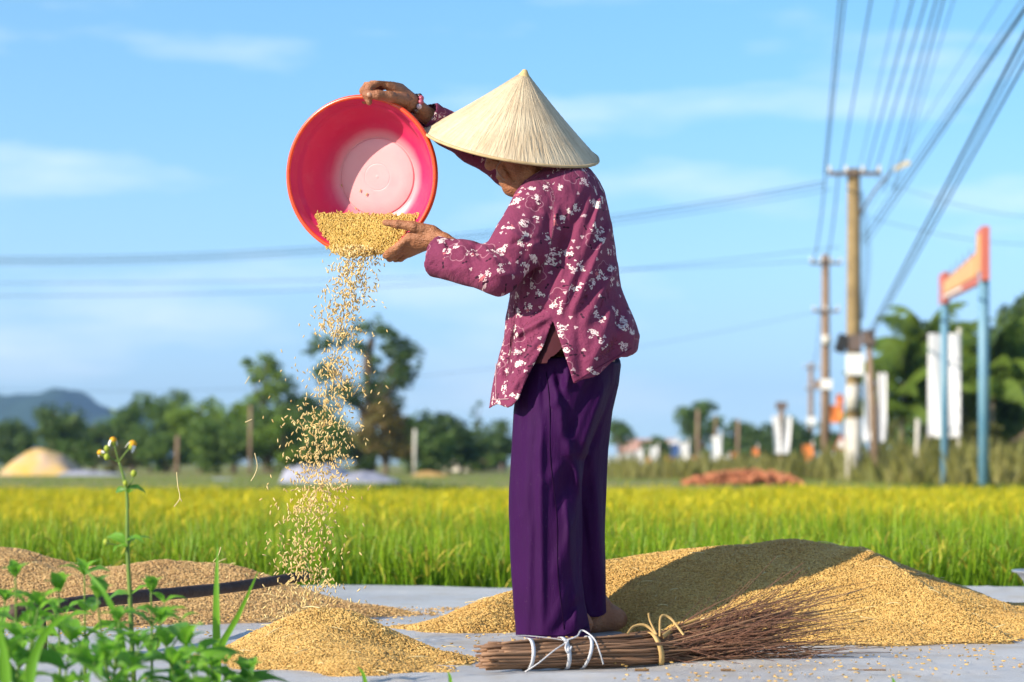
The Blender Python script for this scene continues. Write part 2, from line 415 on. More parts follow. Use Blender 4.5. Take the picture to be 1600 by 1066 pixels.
# ------------------------------------------------------------------ trees
BARK = simple('bark', (0.16, 0.12, 0.085), (0.09, 0.07, 0.05), 6, 0.9, 0.1)
LEAF = {
    'dark': leafmat('leaf_dark', (0.038, 0.085, 0.018), (0.080, 0.125, 0.028), 0.6, 0.2),
    'mid': leafmat('leaf_mid', (0.055, 0.120, 0.022), (0.105, 0.165, 0.03), 0.6, 0.25),
    'bright': leafmat('leaf_bright', (0.085, 0.175, 0.020), (0.17, 0.235, 0.03), 0.55, 0.3),
    'olive': leafmat('leaf_olive', (0.07, 0.085, 0.02), (0.13, 0.13, 0.035), 0.6, 0.25),
    'hedge': leafmat('leaf_hedge', (0.022, 0.058, 0.012), (0.045, 0.090, 0.018), 0.6, 0.2),
    'weedy': leafmat('leaf_weedy', (0.13, 0.145, 0.03), (0.23, 0.205, 0.06), 0.6, 0.3),
    'rust': leafmat('leaf_rust', (0.07, 0.10, 0.02), (0.19, 0.11, 0.03), 0.6, 0.2),
}
def leaf_quads(c, size, r, flat=0.5):
    n = len(c); u = r.randn(n, 3); u[:, 2] *= flat; u /= np.linalg.norm(u, axis=1)[:, None]
    w = np.cross(u, r.randn(n, 3)); w /= np.linalg.norm(w, axis=1)[:, None]
    s = size*r.uniform(0.6, 1.3, n)[:, None]
    v = np.stack([c-u*s*0.9, c+w*s*0.42, c+u*s*0.9, c-w*s*0.42], 1).reshape(-1, 3)
    return v, np.arange(4*n).reshape(n, 4)
def tree(name, px, Y, top, wpx, leaf, label, cat='tree', base=0.15, clumps=30, per=80, lacy=0.0, seed=0, group=None, bot=None, z0=0.0, trunk=None, depth=1.0, leafsize=None):
    r = np.random.RandomState(1000+seed+int(px))
    X = (px-800)/F*Y; H = CAMZ-(top-HOR)/F*Y-z0; W = wpx/F*Y/2
    root = empty(name, (X, Y, z0)); tag(root, label, cat, group)
    cz0 = H*base; cz = (cz0+H)/2; rz = (H-cz0)/2
    cl = []
    while len(cl) < clumps:
        p = r.uniform(-1, 1, 3); q = np.linalg.norm(p)
        if q < 1 and q > 0.25+lacy*0.3:
            cl.append(p)
    cl = np.array(cl); C = cl*np.array([W*0.84, W*0.84*depth, rz*0.84])+np.array([0, 0, cz])
    C[:, 0] += 0.10*W*np.sin(C[:, 2]/max(H, .1)*7+seed)
    cr = min(W, rz)*(0.38-0.15*lacy)*r.uniform(0.6, 1.3, clumps)
    d = r.randn(clumps, per, 3); d /= np.linalg.norm(d, axis=2)[..., None]
    P = C[:, None]+d*(cr[:, None]*r.rand(clumps, per)**0.4)[..., None]*np.array([1.15, 1.15, 0.85])
    P = P.reshape(-1, 3); P[:, 2] = np.maximum(P[:, 2], 0.05)
    ls = leafsize or max(0.13, 0.11*math.sqrt(W*rz))
    v, q = leaf_quads(P, ls, r)
    obj('crown', mesh_np('crown', v, [q], LEAF[leaf], smooth=False), root)
    mb = MB(); tr = trunk or max(0.05, 0.045*min(H, 2.2*W)+0.02)
    tp = np.array([(0, 0, -0.1), (0.06*W, 0, cz0*0.6), (-0.04*W, 0.02, cz), (0.03*W, 0, H*0.86)])
    mb.tube(bez(tp, 4), np.linspace(tr, tr*0.25, 13), 7)
    for kk in r.choice(clumps, min(9, clumps), False):
        t0 = r.uniform(0.3, 0.65); b = np.array([0, 0, max(0.2, C[kk, 2]*t0)])
        mb.tube(bez([b, (b+C[kk])/2+np.array([0, 0, 0.12*H*r.rand()]), C[kk]], 3), np.linspace(tr*0.45, tr*0.12, 7), 5)
    mb.build('trunk', BARK, root)
    return root

TREES = [  # px, depth, top, width, leaf, label, extra
    (18, 150, 655, 66, 'dark', 'dark bushy tree at the left edge of the picture under the blue hill', {}),
    (84, 140, 630, 92, 'dark', 'dark pointed tree rising behind the covered straw heap', dict(base=.05)),
    (146, 150, 655, 60, 'dark', 'small dark round tree just right of the covered straw heap', {}),
    (206, 165, 610, 78, 'mid', 'tall rounded tree in the gap between the two blue hills', dict(base=.2)),
    (232, 135, 668, 66, 'mid', 'low mid green tree below the second blue hill', dict(base=.05)),
    (178, 130, 690, 70, 'olive', 'low olive bush behind the yellow flower heads', dict(base=.02, cat='bush')),
    (272, 160, 604, 56, 'mid', 'tall narrow tree with a tufted top left of the thick grove', dict(base=.25)),
    (312, 130, 620, 84, 'bright', 'bright green tree forming the left end of the thick grove', dict(base=.1, clumps=34)),
    (362, 128, 622, 92, 'bright', 'bright leafy tree in the grove left of the brown post', dict(base=.1, clumps=34)),
    (420, 126, 628, 86, 'mid', 'leafy tree in the grove right of the brown post', dict(base=.1, clumps=34)),
    (414, 150, 546, 66, 'bright', 'tall light green tree rising above the grove left of the falling grain', dict(base=.45, clumps=18, lacy=.4)),
    (470, 150, 610, 90, 'dark', 'dark tree in the grove behind the falling grain', dict(base=.1)),
    (576, 120, 492, 205, 'dark', 'large open crowned tree with sky showing through, behind the falling grain', dict(base=.36, clumps=62, per=38, lacy=1.3, trunk=.34, leafsize=.21)),
    (600, 112, 630, 84, 'rust', 'rust tinted tree at the foot of the large open tree', dict(base=.15)),
    (520, 118, 650, 76, 'mid', 'low green tree left of the big trunk', dict(base=.1)),
    (642, 125, 636, 70, 'bright', 'yellowish green tree between the rust tinted tree and the dark pair', dict(base=.05)),
    (682, 120, 640, 82, 'dark', 'dark rounded tree behind the pale concrete post', dict(base=.03, clumps=34)),
    (718, 128, 660, 60, 'dark', 'dark low tree left of the small pale house', dict(base=.03)),
    (749, 170, 622, 24, 'mid', 'thin solitary sapling standing tall beside the trousers', dict(base=.4, clumps=9, lacy=.6)),
    (782, 160, 655, 64, 'dark', 'dark tree partly hidden by the left trouser leg', dict(base=.1)),
    (40, 128, 690, 80, 'dark', 'low dark bush behind the left half of the straw heap', dict(base=.02, cat='bush')),
    (118, 122, 684, 80, 'mid', 'low green bush behind the right half of the straw heap', dict(base=.02, cat='bush')),
    (258, 122, 676, 70, 'mid', 'low bush between the flower heads and the stump post', dict(base=.02, cat='bush')),
    (338, 118, 652, 96, 'mid', 'broad leafy bush at the front of the grove left of the brown post', dict(base=.02, cat='bush')),
    (446, 118, 650, 96, 'bright', 'broad bright bush at the front of the grove right of the brown post', dict(base=.02, cat='bush')),
    (492, 122, 640, 70, 'mid', 'leafy bush behind the middle of the falling grain', dict(base=.02, cat='bush')),
    (556, 116, 672, 70, 'dark', 'low dark bush at the foot of the big trunk', dict(base=.02, cat='bush')),
    (668, 116, 676, 80, 'mid', 'low bush at the foot of the dark rounded tree', dict(base=.02, cat='bush')),
    (700, 122, 668, 70, 'dark', 'dark bush between the dark rounded tree and the small house', dict(base=.02, cat='bush')),
    (1060, 170, 690, 60, 'dark', 'low dark bush row behind the orange banners', dict(base=.02, cat='bush')),
    (1130, 170, 690, 70, 'mid', 'low bush behind the largest distant white banner', dict(base=.02, cat='bush')),
    (1215, 160, 682, 80, 'dark', 'dark bush behind the pole with two white flags', dict(base=.02, cat='bush')),
    (1440, 84, 650, 90, 'mid', 'bush under the palms left of the white banner', dict(base=.02, cat='bush')),
    (1520, 78, 655, 90, 'olive', 'bush between the feet of the two blue posts', dict(base=.02, cat='bush')),
    (752, 132, 706, 60, 'mid', 'low green bush in front of the small pale house', dict(base=.02, cat='bush')),
    (968, 190, 656, 42, 'mid', 'small umbrella shaped tree just right of the trousers', dict(base=.45)),
    (1024, 190, 674, 50, 'mid', 'low tree behind the pink roofed house', dict(base=.2)),
    (1096, 175, 620, 66, 'mid', 'tall round crowned tree in the middle of the right half', dict(base=.32, clumps=30)),
    (1086, 180, 672, 40, 'dark', 'dark low tree under the tall round crown', dict(base=.1)),
    (1148, 185, 650, 60, 'dark', 'feathery dark tree left of the white bird shaped banner', dict(base=.25)),
    (1190, 170, 655, 64, 'dark', 'dark tree just left of the pole with two white flags', dict(base=.1)),
    (1238, 165, 650, 70, 'dark', 'dark tree just right of the pole with two white flags', dict(base=.1)),
    (1290, 160, 660, 50, 'dark', 'dark low tree behind the second utility pole', dict(base=.1)),
    (1320, 150, 690, 54, 'dark', 'dark low bush tree behind the warning sign', dict(base=.05)),
    (1412, 95, 640, 60, 'olive', 'olive bush at the foot of the slim palm', dict(base=.03, cat='bush')),
    (1470, 88, 610, 80, 'mid', 'leafy tree behind the tall white banner', dict(base=.1)),
    (1520, 84, 560, 76, 'olive', 'olive green tree between the two blue sign posts', dict(base=.1)),
    (1574, 80, 575, 96, 'mid', 'dense round tree right of the nearer blue sign post', dict(base=.08, clumps=40)),
    (1606, 92, 452, 110, 'dark', 'tall dark tree at the right edge of the picture', dict(base=.4, clumps=30)),
    (1540, 84, 505, 84, 'mid', 'mid green tree filling the gap above the nearer blue post foot', dict(base=.15)),
    (1498, 90, 560, 90, 'bright', 'bright green tree between the white banner and the nearer blue post', dict(base=.12)),
    (1572, 90, 490, 70, 'bright', 'bright green tree crown above the dense round tree', dict(base=.4)),
]
for k, (px, Y, top, w, lf, lab, ex) in enumerate(TREES):
    ex = dict(ex); nm = ex.get('cat', 'tree')
    w = w*(1.32 if px < 800 and w > 50 and px != 576 else 1.1)
    tree('leafy_tree' if nm == 'tree' else 'leafy_bush', px, Y, top, w, lf, lab, seed=k, **ex)

PALMLEAF = leafmat('palm_leaf', (0.065, 0.135, 0.018), (0.15, 0.20, 0.03), 0.45, 0.35)
PALMTRUNK = simple('palm_trunk', (0.26, 0.23, 0.17), (0.18, 0.15, 0.11), 10, 0.9, 0.1)
def frond_mesh(k):
    r = np.random.RandomState(50+k); mb = MB()
    t = np.linspace(0, 1, 13); L = 1.0; ang = 0.12+1.75*t**1.35
    x = np.concatenate([[0], np.cumsum(np.sin(ang))[:-1]])/13; z = np.concatenate([[0], np.cumsum(np.cos(ang))[:-1]])/13
    c = np.stack([x, 0*x, z], -1); mb.tube(c, np.linspace(.016, .004, 13), 4, cap=False)
    for i in range(2, 13):
        for s in (-1, 1):
            for q_ in range(2):
                p = c[i]-(c[i]-c[i-1])*0.5*q_; ll = 0.34*math.sin(math.pi*min(.95, .18+t[i]*0.8))
                tip = p+np.array([0.45*ll, s*ll*0.8, -0.45*ll*(0.6+r.rand())]); w = np.array([0.032, 0, 0.014])
                mb.add([p-w, p+w, tip+w*0.2, tip-w*0.2], [[0, 1, 2, 3]])
    return mb
FR = [frond_mesh(k) for k in range(3)]
FRM = []
for k in range(3):
    v = np.concatenate(FR[k].v); FRM.append(mesh_np('frond', v, [np.concatenate(FR[k].f[4])], PALMLEAF, smooth=False))
def palm(px, Y, top, label, spread=1.5, seed=0, lean=0.0):
    r = np.random.RandomState(seed); X = (px-800)/F*Y; H = CAMZ-(top-HOR)/F*Y-spread*0.72
    root = empty('palm_tree', (X, Y, 0)); tag(root, label, 'palm', 'palms by the white banner')
    c = bez([(0, 0, -.1), (lean*.3, 0, H*.5), (lean, 0, H)], 6); mb = MB(); mb.tube(c, np.linspace(.11, .065, len(c)), 8); mb.build('trunk', PALMTRUNK, root)
    for i in range(24):
        o = obj('frond', FRM[i % 3], root, (lean*(1-.1*(i//8)), 0, H-0.02-.42*(i//8))); a = i*2.4+r.rand()*0.5
        o.rotation_euler = (0, r.uniform(-0.05, 0.55)+.38*(i//8), a); s = spread*r.uniform(0.75, 1.05); o.scale = (s, s, s)
    return root
palm(1408, 78, 505, 'slim palm leaning slightly, left of the tall white banner', 2.5, 1, .1)
palm(1449, 80, 448, 'tallest palm directly above the tall white banner', 2.8, 2, -.1)
palm(1492, 82, 478, 'palm between the white banner and the red sign board', 2.4, 3)
palm(1549, 78, 468, 'palm just right of the nearer blue sign post', 2.6, 4, .1)

# the wood goes on beyond both ends of the village (stuff)
for sx, lab in ((-1, 'far wood continuing to the left along the fields'), (1, 'far wood continuing to the right along the fields')):
    r = np.random.RandomState(60+sx); P = []
    for k in range(46):
        c = np.array([sx*(42+k*3.2+r.uniform(-2, 2)), 150+r.uniform(-14, 14), 0]); hh = r.uniform(3.2, 6.5); q = r.randn(330, 3); q /= np.linalg.norm(q, axis=1)[:, None]; q *= r.rand(330)[:, None]**.4
        P.append(c+q*np.array([2.6, 2.6, hh*.5])+np.array([0, 0, hh*.5]))
    v, q = leaf_quads(np.concatenate(P), .55, r); tag(obj('far_woods', mesh_np('far_woods', v, [q], LEAF['mid'], smooth=False)), lab, kind='stuff')

# grassy banks (stuff)
def tufts(name, n, box, h, leaf, label, seed, dens=None):
    r = np.random.RandomState(seed); mb = MB()
    x = r.uniform(box[0], box[1], n); y = r.uniform(box[2], box[3], n)
    hh = h*r.uniform(0.5, 1.2, n)*(0.75+0.5*np.clip(fbm(x*0.6, y*0.6, seed, 2), -1, 1))
    b = np.stack([x, y, np.zeros(n)-0.02], -1); a = r.rand(n)*6.28
    tip = b+np.stack([np.cos(a)*hh*.45, np.sin(a)*hh*.45, hh], -1); s = np.stack([-np.sin(a), np.cos(a), 0*a], -1)*(0.035*h+.012)
    mid = (b+tip)/2+np.array([0, 0, 1.0])*hh[:, None]*0.12
    v = np.stack([b-s, b+s, mid+s, mid-s, tip], 1).reshape(-1, 3); i = np.arange(n)*5
    return tag(obj(name, mesh_np(name, v, [np.stack([i, i+1, i+2, i+3], -1), np.stack([i+3, i+2, i+4], -1)], LEAF[leaf], smooth=False)), label, kind='stuff')
tufts('bank_grass', 9000, (-11, 12, 34.9, 37.0), .19, 'hedge', 'dark grass along the far bank of the rice field', 1)
tufts('meadow_grass', 14000, (-30, 30, 38, 100), .07, 'bright', 'short green grass on the land beyond the paddy', 2)
tufts('verge_weeds', 7000, (9.2, 24, 50, 74), 1.15, 'weedy', 'tall olive weeds on the verge around the sign posts', 3)
tufts('verge_weeds', 3500, (3.5, 13, 78, 110), .8, 'weedy', 'tall yellowish weeds around the feet of the utility poles', 4)

# ------------------------------------------------------------------ poles, lines, signs, banners
CONC = simple('pole_concrete', (0.28, 0.205, 0.10), (0.18, 0.13, 0.065), 3, 0.9, 0.15)
CONC2 = simple('pole_concrete_brown', (0.27, 0.19, 0.13), (0.19, 0.13, 0.09), 3, 0.9, 0.15)
PALE = simple('pole_base_pale', (0.55, 0.52, 0.46), (0.42, 0.40, 0.36), 3, 0.9, 0.15)
STEEL = simple('dark_steel', (0.10, 0.085, 0.08), (0.16, 0.11, 0.09), 5, 0.6, 0.4)
WHITE = simple('white_paint', (0.80, 0.80, 0.78), (0.72, 0.72, 0.70), 5, 0.55, 0.4)
BLACK = simple('black_plastic', (0.015, 0.015, 0.018), (0.03, 0.03, 0.03), 5, 0.5, 0.4)
CABLE = simple('cable_rubber', (0.02, 0.035, 0.06), (0.03, 0.045, 0.07), 5, 0.6, 0.3)
PORC = simple('porcelain', (0.62, 0.60, 0.56), (0.5, 0.48, 0.44), 5, 0.25, 0.5)
CREAM = simple('lamp_glass', (0.72, 0.62, 0.42), (0.62, 0.5, 0.3), 5, 0.3, 0.5)

def pole(px, Y, top, r0, mat, arms, label, band=True, base=None):
    X = (px-800)/F*Y; H = CAMZ-(top-HOR)/F*Y
    root = empty('utility_pole', (X, Y, 0)); tag(root, label, 'utility pole', 'concrete utility poles along the far road')
    MB().tube([(0, 0, -.2), (0, 0, H*.5), (0, 0, H)], [r0, r0*.88, r0*.76], 14).build('shaft', mat, root)
    if base: MB().tube([(0, 0, 0), (0, 0, base)], [r0+.004, r0*.97], 12).build('painted_base', PALE, root)
    for (py, half, nins) in arms:
        z = CAMZ-(py-HOR)/F*Y
        c = MB(); c.box((0, -r0*.9, z), (2*half, .09, .11)); ca = c.build('crossarm', STEEL, root, smooth=False)
        for i in range(nins):
            xx = -half*.94+2*half*.94*i/(nins-1)
            MB().lathe([(.0, .0), (.045, .0), (.06, .05), (.035, .08), (.055, .12), (.03, .17), (0, .18)], 10, Matrix.Translation((xx, -r0*.9, z+.055))).build('insulator', PORC, ca)
    return root, X, H
p1, P1X, P1H = pole(1334, 68, 266, .235, CONC, [(273, .74, 4)], 'nearest tall tan concrete pole with a white box', base=1.75)
z = lambda py, Y: CAMZ-(py-HOR)/F*Y
MB().box((0, -.24, z(570, 68)), (.46, .26, .60)).build('meter_box', WHITE, p1, smooth=False)
MB().box((0, -.26, z(536, 68)), (.34, .14, .46)).build('clamp_box', STEEL, p1, smooth=False)
MB().tube([(-.05, -.2, z(602, 68)), (-.05, -.2, z(640, 68))], .20, 10).build('notice_sleeve', PALE, p1)
for (dx, dy, ang) in ((-.36, -.1, .3), (.42, -.1, -.3)):
    b = MB(); Rm = Matrix.Rotation(ang, 3, 'Y'); zz = z(537 if dx < 0 else 530, 68)
    b.box((dx, dy, zz), (.28, .30, .50), Rm)
    sp = b.build('loudspeaker', BLACK, p1, smooth=False)
    MB().tube([(dx, dy, zz), (0, 0, zz-.05)], .03, 6).build('bracket', STEEL, sp)
MB().tube([(0, 0, P1H-.15), (0, 0, P1H+.04)], [.20, .16], 10).build('pole_cap', STEEL, p1)
for k in range(5):
    MB().tube(bez([(.12+.03*k, -.18, z(300, 68)), (.24+.05*k, -.25, z(400, 68)), (.16+.02*k, -.2, z(500, 68))], 5), .007, 5).build('down_cable', CABLE, p1)
lamp = MB().tube(bez([(0, 0, z(352, 68)), (.55, -.2, z(300, 68)), (1.02, -.4, z(270, 68))], 5), .035, 7).build('lamp_arm', STEEL, p1)
b = MB(); b.box((1.28, -.45, z(262, 68)), (.44, .22, .13), Matrix.Rotation(-.45, 3, 'Y')); b.build('lamp_head', CREAM, lamp, smooth=False)
p2, P2X, P2H = pole(1290, 97, 398, .20, CONC2, [(412, .62, 4), (487, .52, 3)], 'second brown utility pole with two crossarms', base=None)
MB().tube([(0, -.25, z(532, 97)-.18), (0, -.25, z(532, 97)+.18)], .2, 10).build('white_band', PALE, p2)
MB().box((0, -.25, z(601, 97)), (.42, .3, .40)).build('meter_box', WHITE, p2, smooth=False)
MB().box((-.34, -.1, z(601, 97)), (.22, .2, .34)).build('side_box', CONC2, p2, smooth=False)
p3, P3X, P3H = pole(1267, 170, 567, .20, CONC2, [(575, .5, 3), (608, .42, 3)], 'farthest thin utility pole beside the orange square sign', base=None)
MB().box((0, -.25, z(658, 170)), (.6, .3, .55)).build('meter_box', WHITE, p3, smooth=False)
# leaning service pole
b = MB(); A = np.array(at(1371, 749, 66)); B = np.array(at(1357, 522, 66)); X0 = A[0]
o = empty('service_pole', (X0, 66, 0)); tag(o, 'thin leaning brown service pole right of the white box pole', 'pole')
MB().tube([(0, 0, -.1), (B[0]-X0, 0, B[2])], [.11, .08], 9).build('shaft', CONC2, o)
bb = MB(); bb.box((B[0]-X0-.02, -.1, B[2]-.1), (.32, .22, .40)); bb.build('junction_box', STEEL, o, smooth=False)

def wire(A, B, sag, rad, label, group, n=40, ext=None):
    A, B = np.array(A), np.array(B)
    if ext is not None: B = A+(B-A)*((ext-A[1])/(B[1]-A[1]))
    t = np.linspace(0, 1, n)[:, None]; P = A+(B-A)*t; P[:, 2] -= sag*4*(t[:, 0]*(1-t[:, 0]))
    o = MB().tube(P-A, rad, 5).build('power_line', CABLE); o.location = A
    return tag(o, label, 'wire', group)
G1 = 'wires fanning up from the near pole'
for k, (pb, pt) in enumerate([(1288, 1312), (1290, 1320), (1313, 1361), (1341, 1403), (1353, 1426), (1367, 1447), (1381, 1463), (1394, 1474), (1398, 1490)]):
    wire(at(pb, 272 if k < 6 else 300, 67.8), at(pt, 0, 41), 0, .016 if k not in (3, 8) else .009, ['leftmost','second from left','third from left','fourth from left','middle','fourth from right','third from right','second from right','rightmost'][k]+' of nine wires fanning up from the near pole', G1, ext=-8, n=12)
G2 = 'lower wires slanting to the top right corner'
for k, (pb, pyb, pt, pyt, rr) in enumerate([(1345, 372, 1556, 60, .010), (1348, 378, 1578, 45, .017), (1352, 385, 1596, 25, .012), (1356, 330, 1549, 20, .006)]):
    Ys = 66; zz = CAMZ-(pyb-HOR)/F*Ys; Yt = (zz-CAMZ)/((HOR-pyt)/F)
    wire(at(pb, pyb, Ys), at(pt, pyt, Yt), 0, rr, ['upper left','thickest','lowest right','thinnest'][k]+' of four wires slanting from below the near crossarm to the top right', G2, ext=-6, n=12)
G3 = 'thick cables rising from the leaning service pole'
for k, (pb, pyb, pt, pyt, rr) in enumerate([(1357, 522, 1596, 62, .018), (1359, 526, 1606, 66, .010), (1361, 528, 1617, 70, .014)]):
    wire(at(pb, pyb, 66), at(pt, pyt, 24), .0, rr, ['leftmost','middle','rightmost'][k]+' of three dark cables rising steeply from the leaning service pole', G3, ext=-6, n=12)
G4 = 'long sagging wires crossing the sky to the left'
for k, (pr, pyr, pl, low, Y, rr) in enumerate([(1288, 283, -1190, 402, 68, .012), (1288, 289, -1190, 408, 68, .014), (1300, 296, -1190, 413, 68, .010)]):
    A, B = at(pr, pyr, Y), at(pl, pyr+6, Y); wire(A, B, (low-pyr-3)/F*Y, rr, ['upper','thick middle','lower thin'][k]+' one of three sagging wires from the near pole behind the red basin', G4, n=60)
G5 = 'lower sagging wires crossing the sky to the left'
for k, (pr, pyr, pl, low, Y, rr) in enumerate([(1268, 408, -1190, 443, 97, .012), (1312, 386, -1190, 463, 97, .013), (1275, 487, -900, 612, 97, .008)]):
    A, B = at(pr, pyr, Y), at(pl, pyr+3, Y); wire(A, B, (low-pyr-2)/F*Y, rr, ['upper of the two low sagging wires left of the second pole', 'lower of the two low sagging wires left of the second pole', 'faint wire dipping low to the left from the second pole'][k], G5, n=60)
wire(at(1368, 278, 68), at(1700, 345, 68), .3, .008, 'faint wire running right from the near crossarm', 'wires to the right of the near pole')
wire(at(1345, 335, 68), at(1700, 382, 68), .3, .008, 'faint wire running right from below the near crossarm', 'wires to the right of the near pole')
wire(at(1290, 412, 96.8), at(1267, 576, 169.8), 1.2, .02, 'wire between the second and the farthest pole', 'wires between the poles')
wire(at(1310, 273, 67.8), at(1288, 411, 96.8), .6, .022, 'left wire between the near pole and the second pole', 'wires between the poles')
wire(at(1290, 273, 67.8), at(1268, 411, 96.8), .6, .022, 'leftmost wire between the near pole and the second pole', 'wires between the poles')

# red sign board on two blue posts
BLUE = simple('blue_post_paint', (0.075, 0.20, 0.31), (0.15, 0.28, 0.36), 1.2, 0.5, 0.4)
REDP = simple('red_sign_paint', (0.50, 0.13, 0.09), (0.44, 0.12, 0.09), 1.5, 0.5, 0.4)
YELP = simple('yellow_sign_panel', (0.62, 0.36, 0.14), (0.55, 0.30, 0.13), 1.5, 0.5, 0.4)
A = np.array(at(1476, 760, 52)); B = np.array(at(1537, 766, 45)); A[2] = B[2] = 0
sg = empty('sign_board', tuple(B)); tag(sg, 'red and yellow sign board high on two blue posts', 'sign board')
d = (A-B); Ld = np.linalg.norm(d); d /= Ld; nrm = np.array([d[1], -d[0], 0.0]); nrm *= 1 if nrm @ (-B) > 0 else -1
hA = z(472, 52); hB = z(440, 45)
for P, hh, rr in ((A-B, hA, .085), (np.zeros(3), hB, .10)):
    MB().tube([P+[0, 0, -.1], P+[0, 0, hh+.35]], rr, 10).build('post', BLUE, sg)
def board(mb, s0, s1, z0a, z1a, z0b, z1b, th, off=0.0):
    """slab along the board between s0..s1 (metres from the near post); the heights at both ends"""
    p = [B*0+d*s0+nrm*off, B*0+d*s1+nrm*off]; v = []
    for o_ in (-th/2, th/2):
        v += [p[0]+nrm*o_+[0, 0, z0a], p[1]+nrm*o_+[0, 0, z0b], p[1]+nrm*o_+[0, 0, z1b], p[0]+nrm*o_+[0, 0, z1a]]
    mb.add(v, [[0, 1, 2, 3], [7, 6, 5, 4], [0, 4, 5, 1], [1, 5, 6, 2], [2, 6, 7, 3], [3, 7, 4, 0]])
e0, e1 = -.35, Ld+.55
mb = MB(); board(mb, e0+.9, e1-.9, hB, hB+.62, hA+.02, hA+.42, .10)
mb.build('board', REDP, sg, smooth=False)
for (s0, s1, zb, zt) in ((e0, e0+.9, hB, hB+1.0), (e1-.9, e1, hA-.04, hA+.62)):
    mb = MB(); board(mb, s0, s1, zb, zt, zb, zt-.02, .14); mb.build('end_panel', REDP, sg, smooth=False)
mb = MB(); board(mb, e0+1.1, e1-1.1, hB+.16, hB+.56, hA+.12, hA+.38, .02, .065); mb.build('yellow_panel', YELP, sg, smooth=False)
mb = MB(); board(mb, e0+.15, e0+.72, hB+.18, hB+.88, hB+.18, hB+.88, .02, .085); mb.build('yellow_panel', YELP, sg, smooth=False)
mb = MB(); board(mb, Ld*.45, e1-1.1, hB*.5+hA*.5+.04, hB*.5+hA*.5+.09, hA+.05, hA+.09, .02, .065); mb.build('white_strip', WHITE, sg, smooth=False)
for k in range(6):
    s_ = 1.2+k*(Ld-1.6)/5; f_ = s_/Ld; zt = (hB+.62)*(1-f_)+(hA+.42)*f_
    MB().tube([d*s_+[0, 0, zt], d*s_+[0, 0, zt+.22]], .012, 5).build('spike', STEEL, sg)

# banners
CLOTHW = leafmat('white_banner_cloth', (0.78, 0.78, 0.80), (0.82, 0.82, 0.83), 0.7, 0.2, 0.2, 'obj')
GREYTXT = simple('banner_print', (0.45, 0.46, 0.52), (0.5, 0.5, 0.55), 5, 0.8, 0.1)
ORANGE = leafmat('orange_banner_cloth', (0.80, 0.22, 0.06), (0.74, 0.26, 0.07), 0.7, 0.15, 0.2, 'obj', tcol=(0.8, 0.25, 0.06))
def cloth_panel(w, h, bow=0.06, seed=0, th=.012):
    r = np.random.RandomState(seed); u = np.linspace(-.5, .5, 9); v = np.linspace(0, 1, 13); U, V = np.meshgrid(u, v)
    D = bow*np.cos(U*np.pi)*np.sin(V*np.pi)+0.03*np.sin(U*9+V*4+seed)
    n_ = U.size; i, j = np.meshgrid(np.arange(12), np.arange(8), indexing='ij'); f = np.stack([i*9+j, i*9+j+1, (i+1)*9+j+1, (i+1)*9+j], -1).reshape(-1, 4)
    front = np.stack([U*w, D-th/2, V*h], -1).reshape(-1, 3); back = front+np.array([0, th, 0])
    return np.concatenate([front, back]), np.concatenate([f, f[:, ::-1]+n_])
def banner(px, Y, top, bot, wpx, mat, label, group, polepx=None, poletop=None, nm='banner', bow=.06):
    X = (px-800)/F*Y; w = wpx/F*Y; zt, zb = z(top, Y), z(bot, Y)
    root = empty(nm, (X, Y, 0)); tag(root, label, 'banner', group); stl = PALE if wpx > 40 else STEEL
    v, q = cloth_panel(w, zt-zb, bow, int(px)); obj('cloth', mesh_np('cloth', v+np.array([0, 0, zb]), [q], mat), root)
    if polepx is not None:
        xx = (polepx-800)/F*Y-X; pz = z(poletop if poletop else top-6, Y)
        MB().tube([(xx, .08, -.1), (xx, .08, pz)], .05, 8).build('pole', stl if poletop else PALE, root)
        for zz in (zt-.03, zb+.03):
            MB().tube([(-w/2, 0.02, zz), (max(w/2, xx), 0.04, zz)], .02, 6).build('rod', STEEL, root)
    return root
bn = banner(1475, 60, 521, 684, 50, CLOTHW, 'large white banner hanging behind the farther blue post', 'white banners on the right', 1500, 512, bow=.03)
for k in range(5):
    MB().box((.24, -.075, z(560+26*k, 60)), (.05, .02, .05)).build('printed_mark', GREYTXT, bn, smooth=False)
banner(1357, 72, 583, 690, 16, CLOTHW, 'narrow white banner left of the leaning service pole', 'white banners on the right', 1361, 580)
banner(1379, 72, 583, 690, 12, CLOTHW, 'narrow white banner right of the leaning service pole', 'white banners on the right', 1373, 580)
WB = 'white roadside banners in the distance'
for px, top, bot, w, Y, lab in [(1119, 681, 724, 16, 120, 'white banner nearest the brick rubble, under the tall round tree'), (1069, 692, 730, 15, 130, 'white banner between two orange ones'), (1022, 698, 732, 13, 140, 'white banner below the pink roof, with an orange one beside it'),
        (999, 703, 731, 12, 150, 'white banner just left of the pink roofed house'), (981, 709, 732, 11, 160, 'second white banner from the trousers'), (963, 713, 733, 9, 170, 'smallest white banner, closest to the trousers')]:
    banner(px, Y, top, bot, w, CLOTHW, lab, WB, px+w*.5, None)
OB = 'orange banners by the far road'
for px, top, bot, w, Y, lab in [(1306, 633, 661, 21, 100, 'orange banner with a raised corner high between the poles'), (1262, 695, 721, 17, 118, 'orange square banner at the foot of the farthest pole'), (1087, 713, 731, 13, 128, 'orange banner left of the white banner under the round tree'),
        (1045, 714, 730, 12, 135, 'orange banner between the white banners near the pink roof'), (1148, 707, 716, 11, 140, 'small orange banner in front of the dark trees'), (1014, 714, 724, 9, 142, 'tiny orange banner touching a white banner')]:
    b_ = banner(px, Y, top, bot, w, ORANGE, lab, OB, px+w*.5, None if top != 633 else 618)
    if top == 633:
        v, q = cloth_panel(.26, .42, .02, 5); obj('corner_flag', mesh_np('corner_flag', v+np.array([.14, 0, z(632, Y)]), [q], ORANGE), b_)
